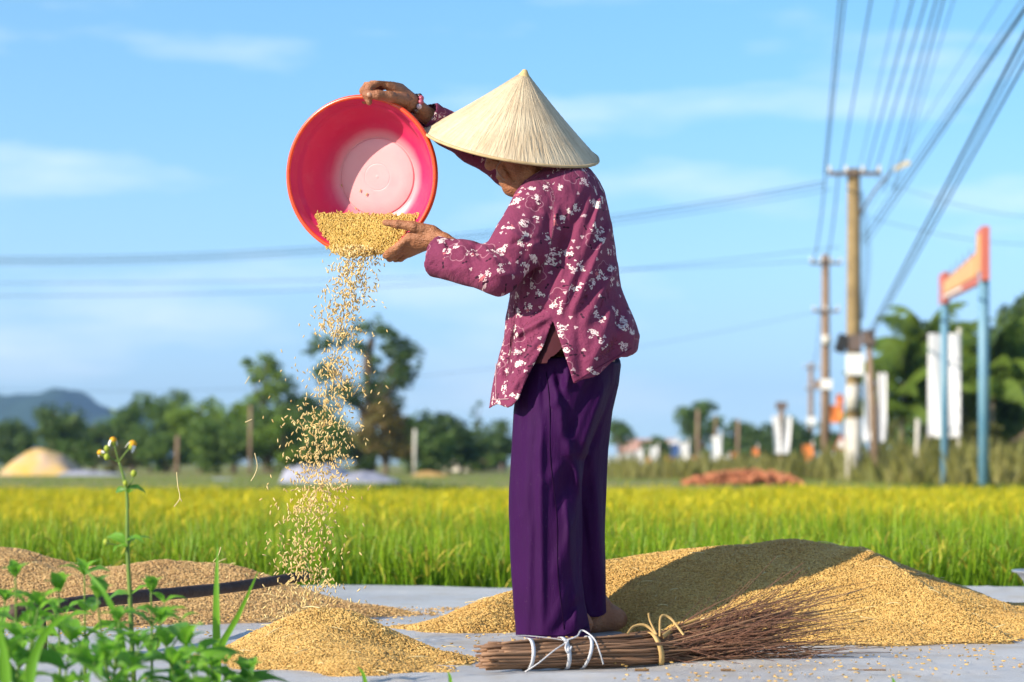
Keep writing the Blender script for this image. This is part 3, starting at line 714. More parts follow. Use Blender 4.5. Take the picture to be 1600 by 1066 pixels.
TINT = {c: leafmat(c+'_banner_cloth', v, tuple(x*.9 for x in v), .7, .1, .2, 'obj', tcol=v) for c, v in (('blue', (.06, .12, .30)), ('red', (.45, .06, .05)), ('green', (.04, .22, .16)), ('yellow', (.60, .42, .05)))}
for px, top, bot, w, Y, m_, lab in [(1055, 694, 716, 14, 132, TINT['blue'], 'small blue banner between the pink roofed house and the round tree'), (1058, 719, 730, 8, 130, TINT['red'], 'tiny red marker below the small blue banner'), (1076, 718, 729, 7, 127, TINT['green'], 'tiny green marker beside the white banner under the round tree'), (1113, 722, 730, 10, 119, TINT['yellow'], 'tiny yellow marker at the foot of the largest distant white banner'),
        (1052, 688, 698, 12, 136, CLOTHW, 'small white panel above the small blue banner'), (948, 716, 733, 8, 175, CLOTHW, 'small white marker peeping out right beside the trousers'), (1134, 712, 721, 12, 150, CLOTHW, 'low white panel in front of the dark trees'), (1180, 700, 712, 9, 150, ORANGE, 'tiny orange marker left of the two white flags')]:
    banner(px, Y, top, bot, w, m_, lab, 'small markers along the far road', px+w*.5, None, nm='marker')
# pole with two white flags
Y = 110; X = (1221-800)/F*Y; o = empty('flag_pole', (X, Y, 0)); tag(o, 'brown pole with a bushy top and two white flags', 'flag pole')
MB().tube([(0, 0, -.1), (0, 0, z(632, Y))], [.16, .12], 9).build('shaft', CONC2, o)
MB().box((0, 0, z(634, Y)), (.5, .35, .32)).build('top_box', STEEL, o, smooth=False)
for s_, w_ in ((-1, .32), (1, .30)):
    v, q = cloth_panel(w_, 1.7, .1, 3+s_); v = v.copy(); v[:, 0] += s_*(.30-.14*(1-v[:, 2]/1.7)); obj('flag', mesh_np('flag', v+np.array([0, -.2, z(709, Y)]), [q], CLOTHW), o)
# warning sign on a striped post
Y = 92; X = (1314-800)/F*Y; o = empty('traffic_sign', (X, Y, 0)); tag(o, 'triangular warning sign on a red and white striped post', 'traffic sign')
ht = z(700, Y); st = [(0, 'r'), (.17, 'w'), (.34, 'r'), (.51, 'w'), (.68, 'r')]
for zz, cc in st: MB().tube([(0, 0, zz), (0, 0, zz+.168)], .06, 9).build('stripe', REDP if cc == 'r' else WHITE, o)
MB().tube([(0, 0, .85), (0, 0, 1.35)], .05, 9).build('post', PALE, o)
mb = MB(); t_ = [(-.34, 0, 0), (.34, 0, 0), (0, 0, .62)]; mb.add([(a, -.06, c+1.0) for a, b_, c in t_]+[(a, -.04, c+1.0) for a, b_, c in t_], [[0, 1, 2], [5, 4, 3]], [[0, 3, 4, 1], [1, 4, 5, 2], [2, 5, 3, 0]]); mb.build('red_triangle', REDP, o, smooth=False)
mb = MB(); mb.add([(a*.62, -.066, c*.62+1.09) for a, b_, c in t_]+[(a*.62, -.062, c*.62+1.09) for a, b_, c in t_], [[0, 1, 2], [5, 4, 3]]); mb.build('white_face', WHITE, o, smooth=False)
mb = MB(); mb.box((0, -.06, .86), (.62, .02, .24)); mb.build('text_plate', WHITE, o, smooth=False)

# plain posts
def post(px, Y, top, r, mat, label):
    X = (px-800)/F*Y; return tag(MB().tube([(0, 0, -.1), (0, 0, z(top, Y)*.5), (0.02, 0, z(top, Y))], [r, r*.9, r*.85], 9).build('fence_post', mat, loc=None), label, 'post'), X, Y
for a in [(391, 110, 634, .085, CONC2, 'tall brown post in front of the grove on the left'), (648, 105, 671, .085, PALE, 'pale concrete post in front of the dark trees'), (277, 120, 681, .11, CONC2, 'short brown stump post at the left of the grove'),
          (1090, 125, 640, .10, CONC2, 'far thin pole in front of the tall round tree'), (1153, 130, 655, .10, CONC2, 'far thin pole in front of the feathery dark tree'), (1118, 140, 650, .08, CONC2, 'far thin pole right behind the largest white banner'), (1433, 64, 655, .07, PALE, 'short pale post in the weeds left of the white banner')]:
    o, X, Y = post(*a); o.location = (X, Y, 0)

# ------------------------------------------------------------------ heaps, rubble and houses beyond the field
STRAWC = simple('straw_sack_cover', (0.62, 0.40, 0.07), (0.46, 0.34, 0.27), 0.9, 0.85, 0.2, 0.3, 6)
PINKC = simple('pale_cover', (0.52, 0.40, 0.36), (0.44, 0.36, 0.36), 2, 0.85, 0.2)
WTARP = simple('white_sheet', (0.34, 0.34, 0.40), (0.26, 0.27, 0.33), 2, 0.6, 0.3, 0.3, 5)
def mound(name, px0, px1, Y, top, depth, mat, label, cat, peak=.45, seed=0, rough=.08, power=.7):
    X0, X1 = (px0-800)/F*Y, (px1-800)/F*Y; H = z(top, Y); nx_, ny_ = 48, 24
    u = np.linspace(0, 1, nx_); v = np.linspace(-1, 1, ny_); U, V = np.meshgrid(u, v)
    pr = np.where(U < peak, U/peak, (1-U)/(1-peak)); Z = H*np.clip(np.sin(pr*np.pi/2), 0, 1)**power*np.clip(1-V**2, 0, 1)**.6
    Z = Z*(1+rough*2*fbm(U*5, V*3, seed, 3))-0.02
    P = np.stack([X0+(X1-X0)*U, Y+depth*V, Z], -1).reshape(-1, 3)-np.array([(X0+X1)/2, Y, 0])
    i, j = np.meshgrid(np.arange(ny_-1), np.arange(nx_-1), indexing='ij'); f = np.stack([i*nx_+j, i*nx_+j+1, (i+1)*nx_+j+1, (i+1)*nx_+j], -1).reshape(-1, 4)
    return tag(obj(name, mesh_np(name, P, [f], mat), None, ((X0+X1)/2, Y, 0)), label, cat)
hp = mound('straw_heap', 10, 126, 104, 699, 1.8, STRAWC, 'rounded yellow and pale pink straw heap at the far left', 'straw heap', .46, 1, .04, .62)
mound('cover_sheet', 92, 196, 101, 735, .9, WTARP, 'grey cloth sheet trailing off the right of the straw heap', 'sheet', .2, 2, .15)
mound('white_sheet', 440, 625, 64, 732, 1.2, WTARP, 'crumpled white plastic sheet lying beyond the rice, behind the falling grain', 'sheet', .14, 3, .34, .5)
mound('grain_heap', 642, 706, 95, 736, 1.2, simple('far_grain', (0.48, 0.30, 0.10), (0.38, 0.24, 0.09), 4, .9, .1), 'small far tan grain heap at the foot of the pale post', 'grain heap', .4, 4)
mound('plastic_sheet', 328, 366, 76, 746, .6, WTARP, 'small scrap of white plastic lying on the far ground at left', 'sheet', .4, 5)
mound('plastic_sheet', 966, 1010, 90, 732, .8, WTARP, 'white plastic sheet on the ground below the far white banners', 'sheet', .4, 6)
mound('sand_heap', 1038, 1072, 88, 735, .8, simple('orange_sand', (0.6, 0.3, 0.08), (0.5, 0.26, 0.08), 4, .9, .1), 'low orange sand heap left of the brick rubble', 'sand heap', .5, 7)
BRICK = leafmat('brick_clay', (0.34, 0.11, 0.05), (0.46, 0.20, 0.11), 0.9, 0.0, 0.1)
r = np.random.RandomState(5); mb = MB()
X0, X1, Y0 = (1072-800)/F*57, (1250-800)/F*57, 57
for k in range(420):
    x = r.uniform(X0, X1); hmax = .30*math.sin(math.pi*(x-X0)/(X1-X0))**.6; c = (x, Y0+r.uniform(-.7, .7), r.uniform(0, hmax))
    Rm = Matrix.Rotation(r.uniform(0, 6), 3, 'Z') @ Matrix.Rotation(r.uniform(-.9, .9), 3, 'X') @ Matrix.Rotation(r.uniform(-.9, .9), 3, 'Y')
    mb.box(c, (r.uniform(.10, .26), r.uniform(.08, .12), r.uniform(.05, .09)), Rm)
tag(mb.build('brick_rubble', BRICK, smooth=False), 'heap of broken red bricks beyond the right of the paddy', 'rubble', kind='stuff')

WALLC = simple('house_wall', (0.55, 0.50, 0.42), (0.46, 0.42, 0.36), 2, 0.9, 0.1)
ROOFP = simple('house_roof', (0.44, 0.26, 0.20), (0.36, 0.22, 0.18), 2, 0.9, 0.1)
GLASS = simple('window_dark', (0.03, 0.035, 0.04), (0.04, 0.04, 0.05), 2, 0.2, 0.5)
def house(px, Y, top, wpx, wallh, label, rz=0.2):
    X = (px-800)/F*Y; w = wpx/F*Y; H = z(top, Y); dp = 4.5
    root = empty('small_house', (X, Y, 0)); root.rotation_euler = (0, 0, rz); tag(root, label, 'house')
    MB().box((0, 0, wallh/2), (w, dp, wallh)).build('wall', WALLC, root, smooth=False)
    mb = MB(); e = w/2+.3; g = dp/2+.3
    mb.add([(-e, -g, wallh-.02), (e, -g, wallh-.02), (e, g, wallh-.02), (-e, g, wallh-.02), (-e, 0, H), (e, 0, H)], [[0, 1, 5, 4], [2, 3, 4, 5], [3, 2, 1, 0]], [[0, 4, 3], [1, 2, 5]]); mb.build('roof', ROOFP, root, smooth=False)
    for xx in (-w*.3, w*.3):
        wf = MB().box((xx, -dp/2-.03, wallh*.55), (.8, .06, .8)).build('window', GLASS, root, smooth=False)
        MB().box((xx, -dp/2-.05, wallh*.55-.44), (.95, .1, .06)).build('sill', PALE, wf, smooth=False)
    MB().box((0, -dp/2-.03, wallh*.36), (.85, .06, wallh*.72)).build('door', STEEL, root, smooth=False)
    return root
house(742, 165, 690, 62, 1.15, 'small pale house with a pinkish roof left of the trousers', .5)
house(1012, 200, 686, 74, 1.5, 'pale house with a pinkish roof among the far banners', -.2)
house(1580, 96, 650, 70, 1.2, 'low pale house half hidden behind the right trees', .1)
# ------------------------------------------------------------------ tarpaulin on the road
def tarp_material():
    n = NT('tarpaulin_plastic'); co = n.coord()
    col = n.mix(n.rng(n.noise(co, 2.2, 4), 0.35, 0.7), (0.50, 0.50, 0.50), (0.41, 0.41, 0.42))
    wv = n.new('ShaderNodeTexWave'); wv.inputs['Scale'].default_value = 120; n.l(co, wv.inputs['Vector'])
    h = n.math('ADD', n.math('MULTIPLY', wv.outputs['Fac'], .15), n.noise(n.mapping(co, (1, .35, 1)), 9, 4))
    dust = n.mix(n.math('MULTIPLY', n.rng(n.noise(co, 5, 6, .72), 0.50, 0.72), .75), col, (0.36, 0.30, 0.21))
    return n.done(n.bsdf(dust, 0.42, 0.5, n.bump(h, 0.7, 0.016)))
tx = np.linspace(-3.6, 4.2, 420); ty = np.concatenate([np.linspace(4.95, 9.3, 300), [9.34, 9.37]]); TX, TY = np.meshgrid(tx, ty)
TZ = 0.010+0.009*fbm(TX*1.6, TY*3.0, 2.0, 4)+0.010*np.exp(-((TY-5.62-0.12*TX+.05*np.sin(TX*2))/.05)**2)+0.008*np.exp(-((TY-8.75+0.1*TX)/.06)**2)+.006*np.exp(-((TY-5.35-0.22*(TX-.5))/.035)**2)
TZ += sum(.0035*np.exp(-np.abs(TX-a-.02*TY)/.012) for a in (-1.15, -.1, .75, 1.6))+sum(.004*np.exp(-np.abs(TY-b-.03*TX)/.012) for b in (5.25, 5.95, 6.7, 8.3, 9.0))
TZ = np.maximum(TZ, 0.003); TZ[-2:] -= 0.004
i, j = np.meshgrid(np.arange(len(ty)-1), np.arange(len(tx)-1), indexing='ij'); w_ = len(tx)
f = np.stack([i*w_+j, i*w_+j+1, (i+1)*w_+j+1, (i+1)*w_+j], -1).reshape(-1, 4)
tag(obj('tarpaulin', mesh_np('tarpaulin', np.stack([TX, TY, TZ], -1).reshape(-1, 3), [f], tarp_material())), 'large pale grey plastic tarpaulin spread under the rice grain', 'tarpaulin')

# ------------------------------------------------------------------ rice grain
def grain_material(name, c1, c2, c3):
    n = NT(name); f = n.new('ShaderNodeObjectInfo').outputs['Random']
    cr = n.mix(n.rng(f, 0.0, 0.6), c1, c2); cr = n.mix(n.rng(f, 0.75, 1.0), cr, c3)
    lo = n.new('ShaderNodeObjectInfo').outputs['Location']; cr = n.mix(n.rng(n.noise(lo, 5, 4), .42, .68, 0, .45), cr, c3)
    co = n.mapping(n.coord('Object'), (1, 1, .2)); cr = n.mix(n.math('MULTIPLY', n.noise(co, 1.6, 2), .35), cr, (0.20, 0.12, 0.045))
    return n.done(n.bsdf(cr, 0.5, 0.35))
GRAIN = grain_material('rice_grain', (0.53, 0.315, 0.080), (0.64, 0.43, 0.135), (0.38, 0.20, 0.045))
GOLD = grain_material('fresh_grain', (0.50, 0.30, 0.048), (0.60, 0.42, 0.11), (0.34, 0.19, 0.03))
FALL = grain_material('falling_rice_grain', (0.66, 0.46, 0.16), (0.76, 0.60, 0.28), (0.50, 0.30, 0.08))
DULL = grain_material('older_grain', (0.45, 0.28, 0.11), (0.54, 0.37, 0.16), (0.33, 0.18, 0.07))
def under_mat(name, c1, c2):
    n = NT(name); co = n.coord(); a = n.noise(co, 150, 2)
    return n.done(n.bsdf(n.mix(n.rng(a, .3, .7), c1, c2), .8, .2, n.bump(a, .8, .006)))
UND = under_mat('gap_shaded_grain_bed', (0.32, 0.20, 0.065), (0.44, 0.29, 0.10))  # darker than the grains: shade in the gaps put into the colour
UNDD = under_mat('older_grain_bed', (0.30, 0.19, 0.09), (0.42, 0.29, 0.15))

def seg_h(X, Y, a, b, s, rnd=0.05):
    """height of a ridge from a to b ((x,y,h) each) with slope s"""
    a, b = np.array(a, float), np.array(b, float); d = b[:2]-a[:2]; L2 = max((d**2).sum(), 1e-9)
    t = np.clip(((X-a[0])*d[0]+(Y-a[1])*d[1])/L2, 0, 1)
    D = np.hypot(X-a[0]-t*d[0], Y-a[1]-t*d[1]); D = np.sqrt(D*D+rnd*rnd)-rnd
    return a[2]+(b[2]-a[2])*t-s*D
def smax(hs, k=0.018):
    H = np.stack(hs); m = H.max(0); return m+k*np.log(np.exp((H-m)/k).sum(0))-k*0.35
def h_front(X, Y):
    h = smax([seg_h(X, Y, (-.475, 5.90, .122), (-.430, 5.92, .118), .50, .03), seg_h(X, Y, (-.40, 5.88, .098), (-.17, 5.80, .022), .36, .04), seg_h(X, Y, (-.46, 5.75, .075), (-.33, 5.42, .035), .30, .08)], .012)
    return h+0.008*fbm(X*8, Y*8, 1.0, 4)-0.004
def h_left(X, Y):
    h = smax([seg_h(X, Y, (-2.8, 8.0, .22), (-1.75, 7.95, .196), .34, .12), seg_h(X, Y, (-1.75, 7.95, .196), (-1.40, 7.85, .155), .34, .12), seg_h(X, Y, (-1.10, 7.75, .165), (-.98, 7.75, .160), .36, .10), seg_h(X, Y, (-.85, 7.7, .10), (-.52, 7.6, .030), .22, .06), seg_h(X, Y, (-.55, 7.6, .018), (-.30, 7.55, .004), .08, .05), seg_h(X, Y, (-2.2, 7.3, .07), (-1.2, 7.2, .05), .22, .1)], .022)
    return h+0.014*fbm(X*5, Y*5, 4.0, 4)-0.006
def h_right(X, Y):
    Y = Y+.05
    nd = (.88*(X-1.015)+.474*(Y-7.05)); sa = .474*(X-1.015)-.88*(Y-7.05); cl = .240-.34*np.maximum(sa, 0)-.78*np.maximum(nd, 0)
    hb = np.minimum(seg_h(X, Y, (1.015, 7.05, .236), (1.24, 6.64, .080), .40, .03), cl)
    h = smax([seg_h(X, Y, (.30, 7.10, .193), (.60, 7.12, .232), .47, .06), seg_h(X, Y, (.60, 7.12, .232), (.82, 7.2, .238), .45, .06), seg_h(X, Y, (.82, 7.2, .238), (1.0, 7.2, .222), .42, .06), hb,
              seg_h(X, Y, (.30, 7.05, .185), (0.0, 6.95, .095), .36, .05), seg_h(X, Y, (0.0, 6.95, .095), (-.20, 6.88, .020), .26, .04), seg_h(X, Y, (-.12, 6.8, .022), (-.28, 6.8, .006), .10, .05),
              seg_h(X, Y, (1.55, 7.30, .055), (2.4, 7.4, .050), .13, .1), seg_h(X, Y, (1.45, 6.85, .045), (1.9, 6.9, .035), .16, .05), seg_h(X, Y, (.62, 6.62, .05), (1.0, 6.58, .05), .25, .05)], .016)
    return h+0.011*fbm(X*5, Y*5, 8.0, 4)-0.006-.09*np.exp(-((X-.22)**2/.03+(Y-.05-6.62)**2/.03))
GBOX = {}
def orient(dirs):
    th = np.arccos(np.clip(dirs[:, 2], -1, 1)); ph = np.arctan2(dirs[:, 1], dirs[:, 0]); return np.stack([0*th, th, ph], -1)
def heap(name, hf, box, dens, und, gm, label, cat='grain pile', size=1.0, fringe=0.018, res=0.02):
    x0, x1, y0, y1 = box; xs_ = np.arange(x0, x1, res); ys_ = np.arange(y0, y1, res); X, Y = np.meshgrid(xs_, ys_)
    Z = hf(X, Y); Z = np.maximum(Z, -.012)+.008; keep = Z > .004
    w = len(xs_); i, j = np.meshgrid(np.arange(len(ys_)-1), np.arange(w-1), indexing='ij')
    f = np.stack([i*w+j, i*w+j+1, (i+1)*w+j+1, (i+1)*w+j], -1).reshape(-1, 4); kf = keep.ravel()[f].any(1); f = f[kf]
    base = np.array([(x0+x1)/2, (y0+y1)/2, 0]); V = np.stack([X, Y, Z], -1).reshape(-1, 3)-base
    us = np.unique(f); mp = -np.ones(len(V), int); mp[us] = np.arange(len(us))
    o = obj(name, mesh_np(name, V[us], [mp[f]], und), None, tuple(base)); tag(o, label, cat)
    n = int(dens*(x1-x0)*(y1-y0)); px_, py_ = R.uniform(x0, x1, n), R.uniform(y0, y1, n)
    h = hf(px_, py_); p = np.clip((h+fringe)/fringe*.55, 0, 1)**2; p[h > 0.004] = 1
    k = R.rand(n) < p; px_, py_, h = px_[k], py_[k], h[k]; e = .004
    gx = (hf(px_+e, py_)-h)/e; gy = (hf(px_, py_+e)-h)/e; on = h > 0.002; gx, gy = gx*on, gy*on
    N = np.stack([-gx, -gy, np.ones_like(gx)], -1); N /= np.linalg.norm(N, axis=1)[:, None]
    a = R.rand(len(h))*6.283; T1 = np.stack([np.cos(a), np.sin(a), np.zeros_like(a)], -1); T1 -= N*(T1*N).sum(1)[:, None]; T1 /= np.linalg.norm(T1, axis=1)[:, None]
    D = T1+N*(R.randn(len(h))*.32*on)[:, None]; D /= np.linalg.norm(D, axis=1)[:, None]
    P = np.stack([px_, py_, np.maximum(h, 0.0)+.008], -1)+N*np.where(on, R.uniform(-.001, .0035, len(h)), .004)[:, None]
    s = R.uniform(.85, 1.15, len(h))*size
    S = np.stack([s*.00165, s*.00165, s*.0050], -1)
    g = instances('rice_grains', P-base, orient(D), S, gm, o); tag(g, kind='stuff'); return o
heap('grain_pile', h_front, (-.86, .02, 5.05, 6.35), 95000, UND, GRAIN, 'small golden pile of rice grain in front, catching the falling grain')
heap('grain_pile', h_left, (-2.6, -.05, 6.75, 8.9), 42000, UNDD, DULL, 'long dull brown pile of rice grain at left behind the weeds', size=1.1)
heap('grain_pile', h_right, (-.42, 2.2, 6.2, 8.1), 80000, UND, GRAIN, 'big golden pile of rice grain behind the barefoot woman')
# loose grains lying about on the tarpaulin
n = 4200; P = np.stack([R.uniform(-1.4, 1.9, n), R.uniform(5.1, 8.2, n), np.full(n, .022)], -1); k = (fbm(P[:, 0]*2, P[:, 1]*2, 5, 2) > 0.05); P = P[k]; n = len(P); a = R.rand(n)*6.28
s = R.uniform(.85, 1.2, n); tag(instances('loose_grains', P, orient(np.stack([np.cos(a), np.sin(a), 0.06*R.randn(n)], -1)), np.stack([s*.0017, s*.0017, s*.005], -1), GRAIN), 'loose rice grains scattered on the tarpaulin', kind='stuff')

# ------------------------------------------------------------------ the woman: signed distance shapes turned into one surface
Y0 = 6.58
def W(px, py, d=0.0): return atn(px, py, Y0+d)
class Vol:
    def __init__(s, lo, hi, h):
        lo, hi = np.minimum(lo, hi), np.maximum(lo, hi); s.lo = np.array(lo, float); s.h = h; s.n = np.ceil((np.array(hi)-s.lo)/h).astype(int)+1
        s.f = np.full(s.n, 0.06, np.float32)
    def sub(s, lo, hi):
        a = np.clip(np.floor((np.array(lo)-s.lo)/s.h).astype(int), 0, s.n); b = np.clip(np.ceil((np.array(hi)-s.lo)/s.h).astype(int)+1, 0, s.n)
        ax = [s.lo[i]+s.h*np.arange(a[i], b[i]) for i in range(3)]
        return tuple(slice(a[i], b[i]) for i in range(3)), np.meshgrid(*ax, indexing='ij')
    def put(s, lo, hi, fn, k=0.01, op='add'):
        lo, hi = np.minimum(lo, hi), np.maximum(lo, hi); m = k+0.02; sl, (x, y, z_) = s.sub(np.array(lo)-m, np.array(hi)+m)
        if x.size == 0: return
        d = fn(x, y, z_).astype(np.float32); cur = s.f[sl]
        if op == 'add': h = np.maximum(k-np.abs(cur-d), 0)/k; s.f[sl] = np.minimum(cur, d)-h*h*k*.25
        else: h = np.maximum(k-np.abs(cur+d), 0)/k; s.f[sl] = np.maximum(cur, -d)+h*h*k*.25
    def cap(s, a, b, ra, rb, k=0.01, op='add', sq=None):
        a, b = np.array(a), np.array(b); ba = b-a; L = (ba**2).sum()
        def fn(x, y, z_):
            t = np.clip(((x-a[0])*ba[0]+(y-a[1])*ba[1]+(z_-a[2])*ba[2])/L, 0, 1)
            return np.sqrt((x-a[0]-t*ba[0])**2+(y-a[1]-t*ba[1])**2+(z_-a[2]-t*ba[2])**2)-(ra+(rb-ra)*t)
        r = max(ra, rb); s.put(np.minimum(a, b)-r, np.maximum(a, b)+r, fn, k, op)
    def chain(s, pts, rr, k=0.008, op='add'):
        for i in range(len(pts)-1): s.cap(pts[i], pts[i+1], rr[i], rr[i+1], k, op)
    def ell(s, c, r, M=None, k=0.01, op='add'):
        c, r = np.array(c), np.array(r); M = np.eye(3) if M is None else np.array(M)
        def fn(x, y, z_):
            q = np.stack([x-c[0], y-c[1], z_-c[2]], -1) @ M.T
            k0 = np.sqrt((q/r)**2 @ np.ones(3)); k1 = np.sqrt((q/r**2)**2 @ np.ones(3))+1e-9
            return k0*(k0-1)/k1
        R_ = r.max(); s.put(c-R_, c+R_, fn, k, op)
    def surface(s):
        f = s.f; S = f < 0; n = s.n
        C = sum(S[a:n[0]-1+a, b:n[1]-1+b, c:n[2]-1+c].astype(np.int8) for a in (0, 1) for b in (0, 1) for c in (0, 1))
        act = (C > 0) & (C < 8); idx = np.full(act.shape, -1, np.int32); I = np.nonzero(act); m = len(I[0]); idx[I] = np.arange(m)
        acc = np.zeros((m, 3)); cnt = np.zeros(m)
        cor = {(a, b, c): f[I[0]+a, I[1]+b, I[2]+c] for a in (0, 1) for b in (0, 1) for c in (0, 1)}
        for ax in range(3):
            o1, o2 = [q for q in range(3) if q != ax]
            for u in (0, 1):
                for v in (0, 1):
                    p = [0, 0, 0]; p[o1] = u; p[o2] = v; q = list(p); q[ax] = 1
                    fa, fb = cor[tuple(p)], cor[tuple(q)]; on = (fa < 0) != (fb < 0)
                    t = np.where(on, fa/(fa-fb+1e-12), 0); e = np.zeros((m, 3)); e[:, o1] = u; e[:, o2] = v; e[:, ax] = t
                    acc += e*on[:, None]; cnt += on
        V = s.lo+(np.stack(I, -1)+acc/cnt[:, None])*s.h; Fs = []
        for ax in range(3):
            o1, o2 = [(1, 2), (2, 0), (0, 1)][ax]
            a = [slice(None)]*3; b = [slice(None)]*3; a[ax] = slice(0, n[ax]-1); b[ax] = slice(1, n[ax])
            A_, B_ = S[tuple(a)], S[tuple(b)]; D = np.nonzero(A_ != B_); D = np.stack(D, -1)
            ok = (D[:, o1] >= 1) & (D[:, o2] >= 1) & (D[:, o1] < n[o1]-1) & (D[:, o2] < n[o2]-1); D = D[ok]
            ins = A_[tuple(D.T)]
            def cell(du, dv):
                e = D.copy(); e[:, o1] += du; e[:, o2] += dv; return idx[tuple(e.T)]
            q = np.stack([cell(-1, -1), cell(0, -1), cell(0, 0), cell(-1, 0)], -1)
            q[~ins] = q[~ins][:, ::-1]; q = q[(q >= 0).all(1)]; Fs.append(q)
        return V, np.concatenate(Fs)
def relax(V, Q, it=2, lam=0.5):
    e = np.concatenate([Q[:, [0, 1]], Q[:, [1, 2]], Q[:, [2, 3]], Q[:, [3, 0]]]); e = np.concatenate([e, e[:, ::-1]])
    c = np.bincount(e[:, 0], minlength=len(V))[:, None]+1e-9
    for _ in range(it):
        s = np.stack([np.bincount(e[:, 0], V[e[:, 1], q], len(V)) for q in range(3)], -1); V = V+(s/c-V)*lam
    return V

SKINC = None
def skin_material():
    n = NT('sun_tanned_skin'); co = n.coord()
    c = n.mix(n.rng(n.noise(co, 22, 4), .3, .7), (0.36, 0.150, 0.070), (0.24, 0.090, 0.040))
    h = n.math('ADD', n.math('ADD', n.noise(n.mapping(co, (1, 1, 2.2)), 90, 4, .6), n.math('MULTIPLY', n.noise(co, 38, 3), 1.4)), n.math('MULTIPLY', n.noise(co, 260, 2), .5))
    return n.done(n.bsdf(c, 0.48, 0.4, n.bump(h, 0.9, 0.005)))
SKIN = skin_material()

# joints (photo pixel x, y, depth offset from the body plane)
HEADC = W(820, 228, 0.0)
fw = np.array([-0.90, -0.33, -0.28]); fw /= np.linalg.norm(fw); sd = np.cross(fw, [0, 0, 1]); sd /= np.linalg.norm(sd); up = np.cross(sd, fw); HM = np.stack([fw, sd, up])
def hd(a, b, c): return HEADC+fw*a+sd*b+up*c
V_ = Vol(W(540, 95, -.36), W(1010, 1030, .36), 0.003)
V_.lo[2] -= 0.0
# torso, hips (under the clothes)
V_.cap(W(862, 330), W(878, 450), .105, .10); V_.cap(W(878, 450), W(895, 560), .10, .115, .03); V_.cap(W(862, 325, -.09), W(872, 325, .09), .050, .050, .03)
V_.cap(W(868, 300), W(848, 258), .055, .047, .02)
for (hp_, kn, an) in ((W(885, 575, -.06), W(858, 780, -.065), W(890, 962, -.055)), (W(905, 575, .07), W(893, 780, .07), W(918, 950, .085))):
    V_.cap(hp_, kn, .062, .05, .02); V_.cap(kn, an, .045, .029, .01)
# feet, toes to the left
for (an, heel, mid, toe) in ((W(889, 965, -.055), W(905, 990, -.04), W(872, 990, -.075), W(838, 997, -.105)), (W(933, 962, .115), W(960, 988, .138), W(918, 984, .085), W(878, 994, .03))):
    an = an.copy(); heel[2] = .046; mid[2] = .044; toe[2] = .032; an[2] = .085
    V_.cap(an+[-.008, 0, .05], an, .026, .030, .01); V_.cap(an, heel, .032, .034, .015); V_.cap(an, mid, .032, .033, .015); V_.cap(heel, mid, .031, .033, .015)
    dirn = toe-mid; dirn /= np.linalg.norm(dirn); sdn = np.array([-dirn[1], dirn[0], 0]); V_.cap(mid-sdn*.015, toe-sdn*.02-dirn*.03, .028, .020, .01); V_.cap(mid+sdn*.015, toe+sdn*.022-dirn*.035, .026, .018, .01)
    for q, (o_, L_, r_) in enumerate([(-.032, .012, .0125), (-.013, .010, .0095), (.003, .004, .009), (.018, -.004, .0085), (.031, -.014, .008)]):
        b = toe+sdn*o_; b[2] = .021; V_.cap(b-dirn*.045+[0, 0, .006], b+dirn*L_, r_*1.1, r_, .006)
# head
V_.ell(hd(-.010, 0, .025), (.090, .074, .088), HM, .01); V_.ell(hd(.028, 0, -.045), (.068, .060, .075), HM, .02); V_.ell(hd(.068, 0, -.098), (.024, .026, .022), HM, .02)
V_.cap(hd(.02, -.05, -.075), hd(.065, -.012, -.10), .022, .020, .015); V_.cap(hd(.02, .05, -.075), hd(.065, .012, -.10), .022, .020, .015)
V_.cap(hd(.088, 0, .022), hd(.112, 0, -.026), .011, .0155, .012)
for s_ in (-1, 1):
    V_.ell(hd(.062, s_*.038, -.022), (.026, .024, .022), HM, .015); V_.ell(hd(.088, s_*.032, .018), (.016, .018, .011), HM, .008, 'sub'); V_.ell(hd(.082, s_*.030, .036), (.020, .026, .010), HM, .008)
    V_.cap(hd(.104, s_*.012, -.029), hd(.098, s_*.016, -.026), .009, .008, .006)
    V_.ell(hd(-.012, s_*.078, -.005), (.020, .008, .032), HM, .006); V_.cap(hd(.084, s_*.026, -.040), hd(.070, s_*.036, -.082), .004, .004, .010, 'sub')
V_.cap(hd(.088, -.022, -.062), hd(.088, .022, -.062), .0085, .0085, .008); V_.cap(hd(.084, -.020, -.080), hd(.084, .020, -.080), .009, .009, .008)
V_.cap(hd(.097, -.022, -.0705), hd(.097, .022, -.0705), .0035, .0035, .004, 'sub')
# near arm (under the sleeve), hand on the basin's lower right
SH, EL, WR = W(842, 332, -.118), W(770, 428, -.20), W(693, 377, -.10)
V_.cap(SH, EL, .040, .036, .02); V_.cap(EL, WR, .037, .0215, .01); V_.cap(WR, W(678, 370, -.085), .0215, .024, .01)
wr = W(682, 371, -.088)
kn = [W(641, 370, -.082), W(634, 379, -.068), W(633, 388, -.050), W(639, 395, -.032)]
for q, k_ in enumerate(kn): V_.cap(wr+(k_-wr)*.1, k_, .021, .0135, .012)
V_.chain([W(674, 362, -.09), W(646, 354, -.100), W(621, 350.5, -.098), W(602, 348, -.090)], [.0185, .0138, .0112, .0085], .006)
V_.chain([kn[0], W(624, 384, -.080), W(612, 392, -.062), W(605, 396, -.044)], [.0125, .0108, .0098, .0085], .004)
V_.chain([kn[1], W(617, 393, -.060), W(606, 399, -.040), W(602, 400, -.022)], [.0122, .0108, .0098, .0085], .004)
V_.chain([kn[2], W(618, 400, -.036), W(609, 404, -.016), W(607, 403, .002)], [.0118, .0104, .0094, .008], .004)
V_.chain([kn[3], W(626, 404, -.012), W(618, 405, .006), W(616, 403, .018)], [.0108, .0092, .0084, .0075], .004)
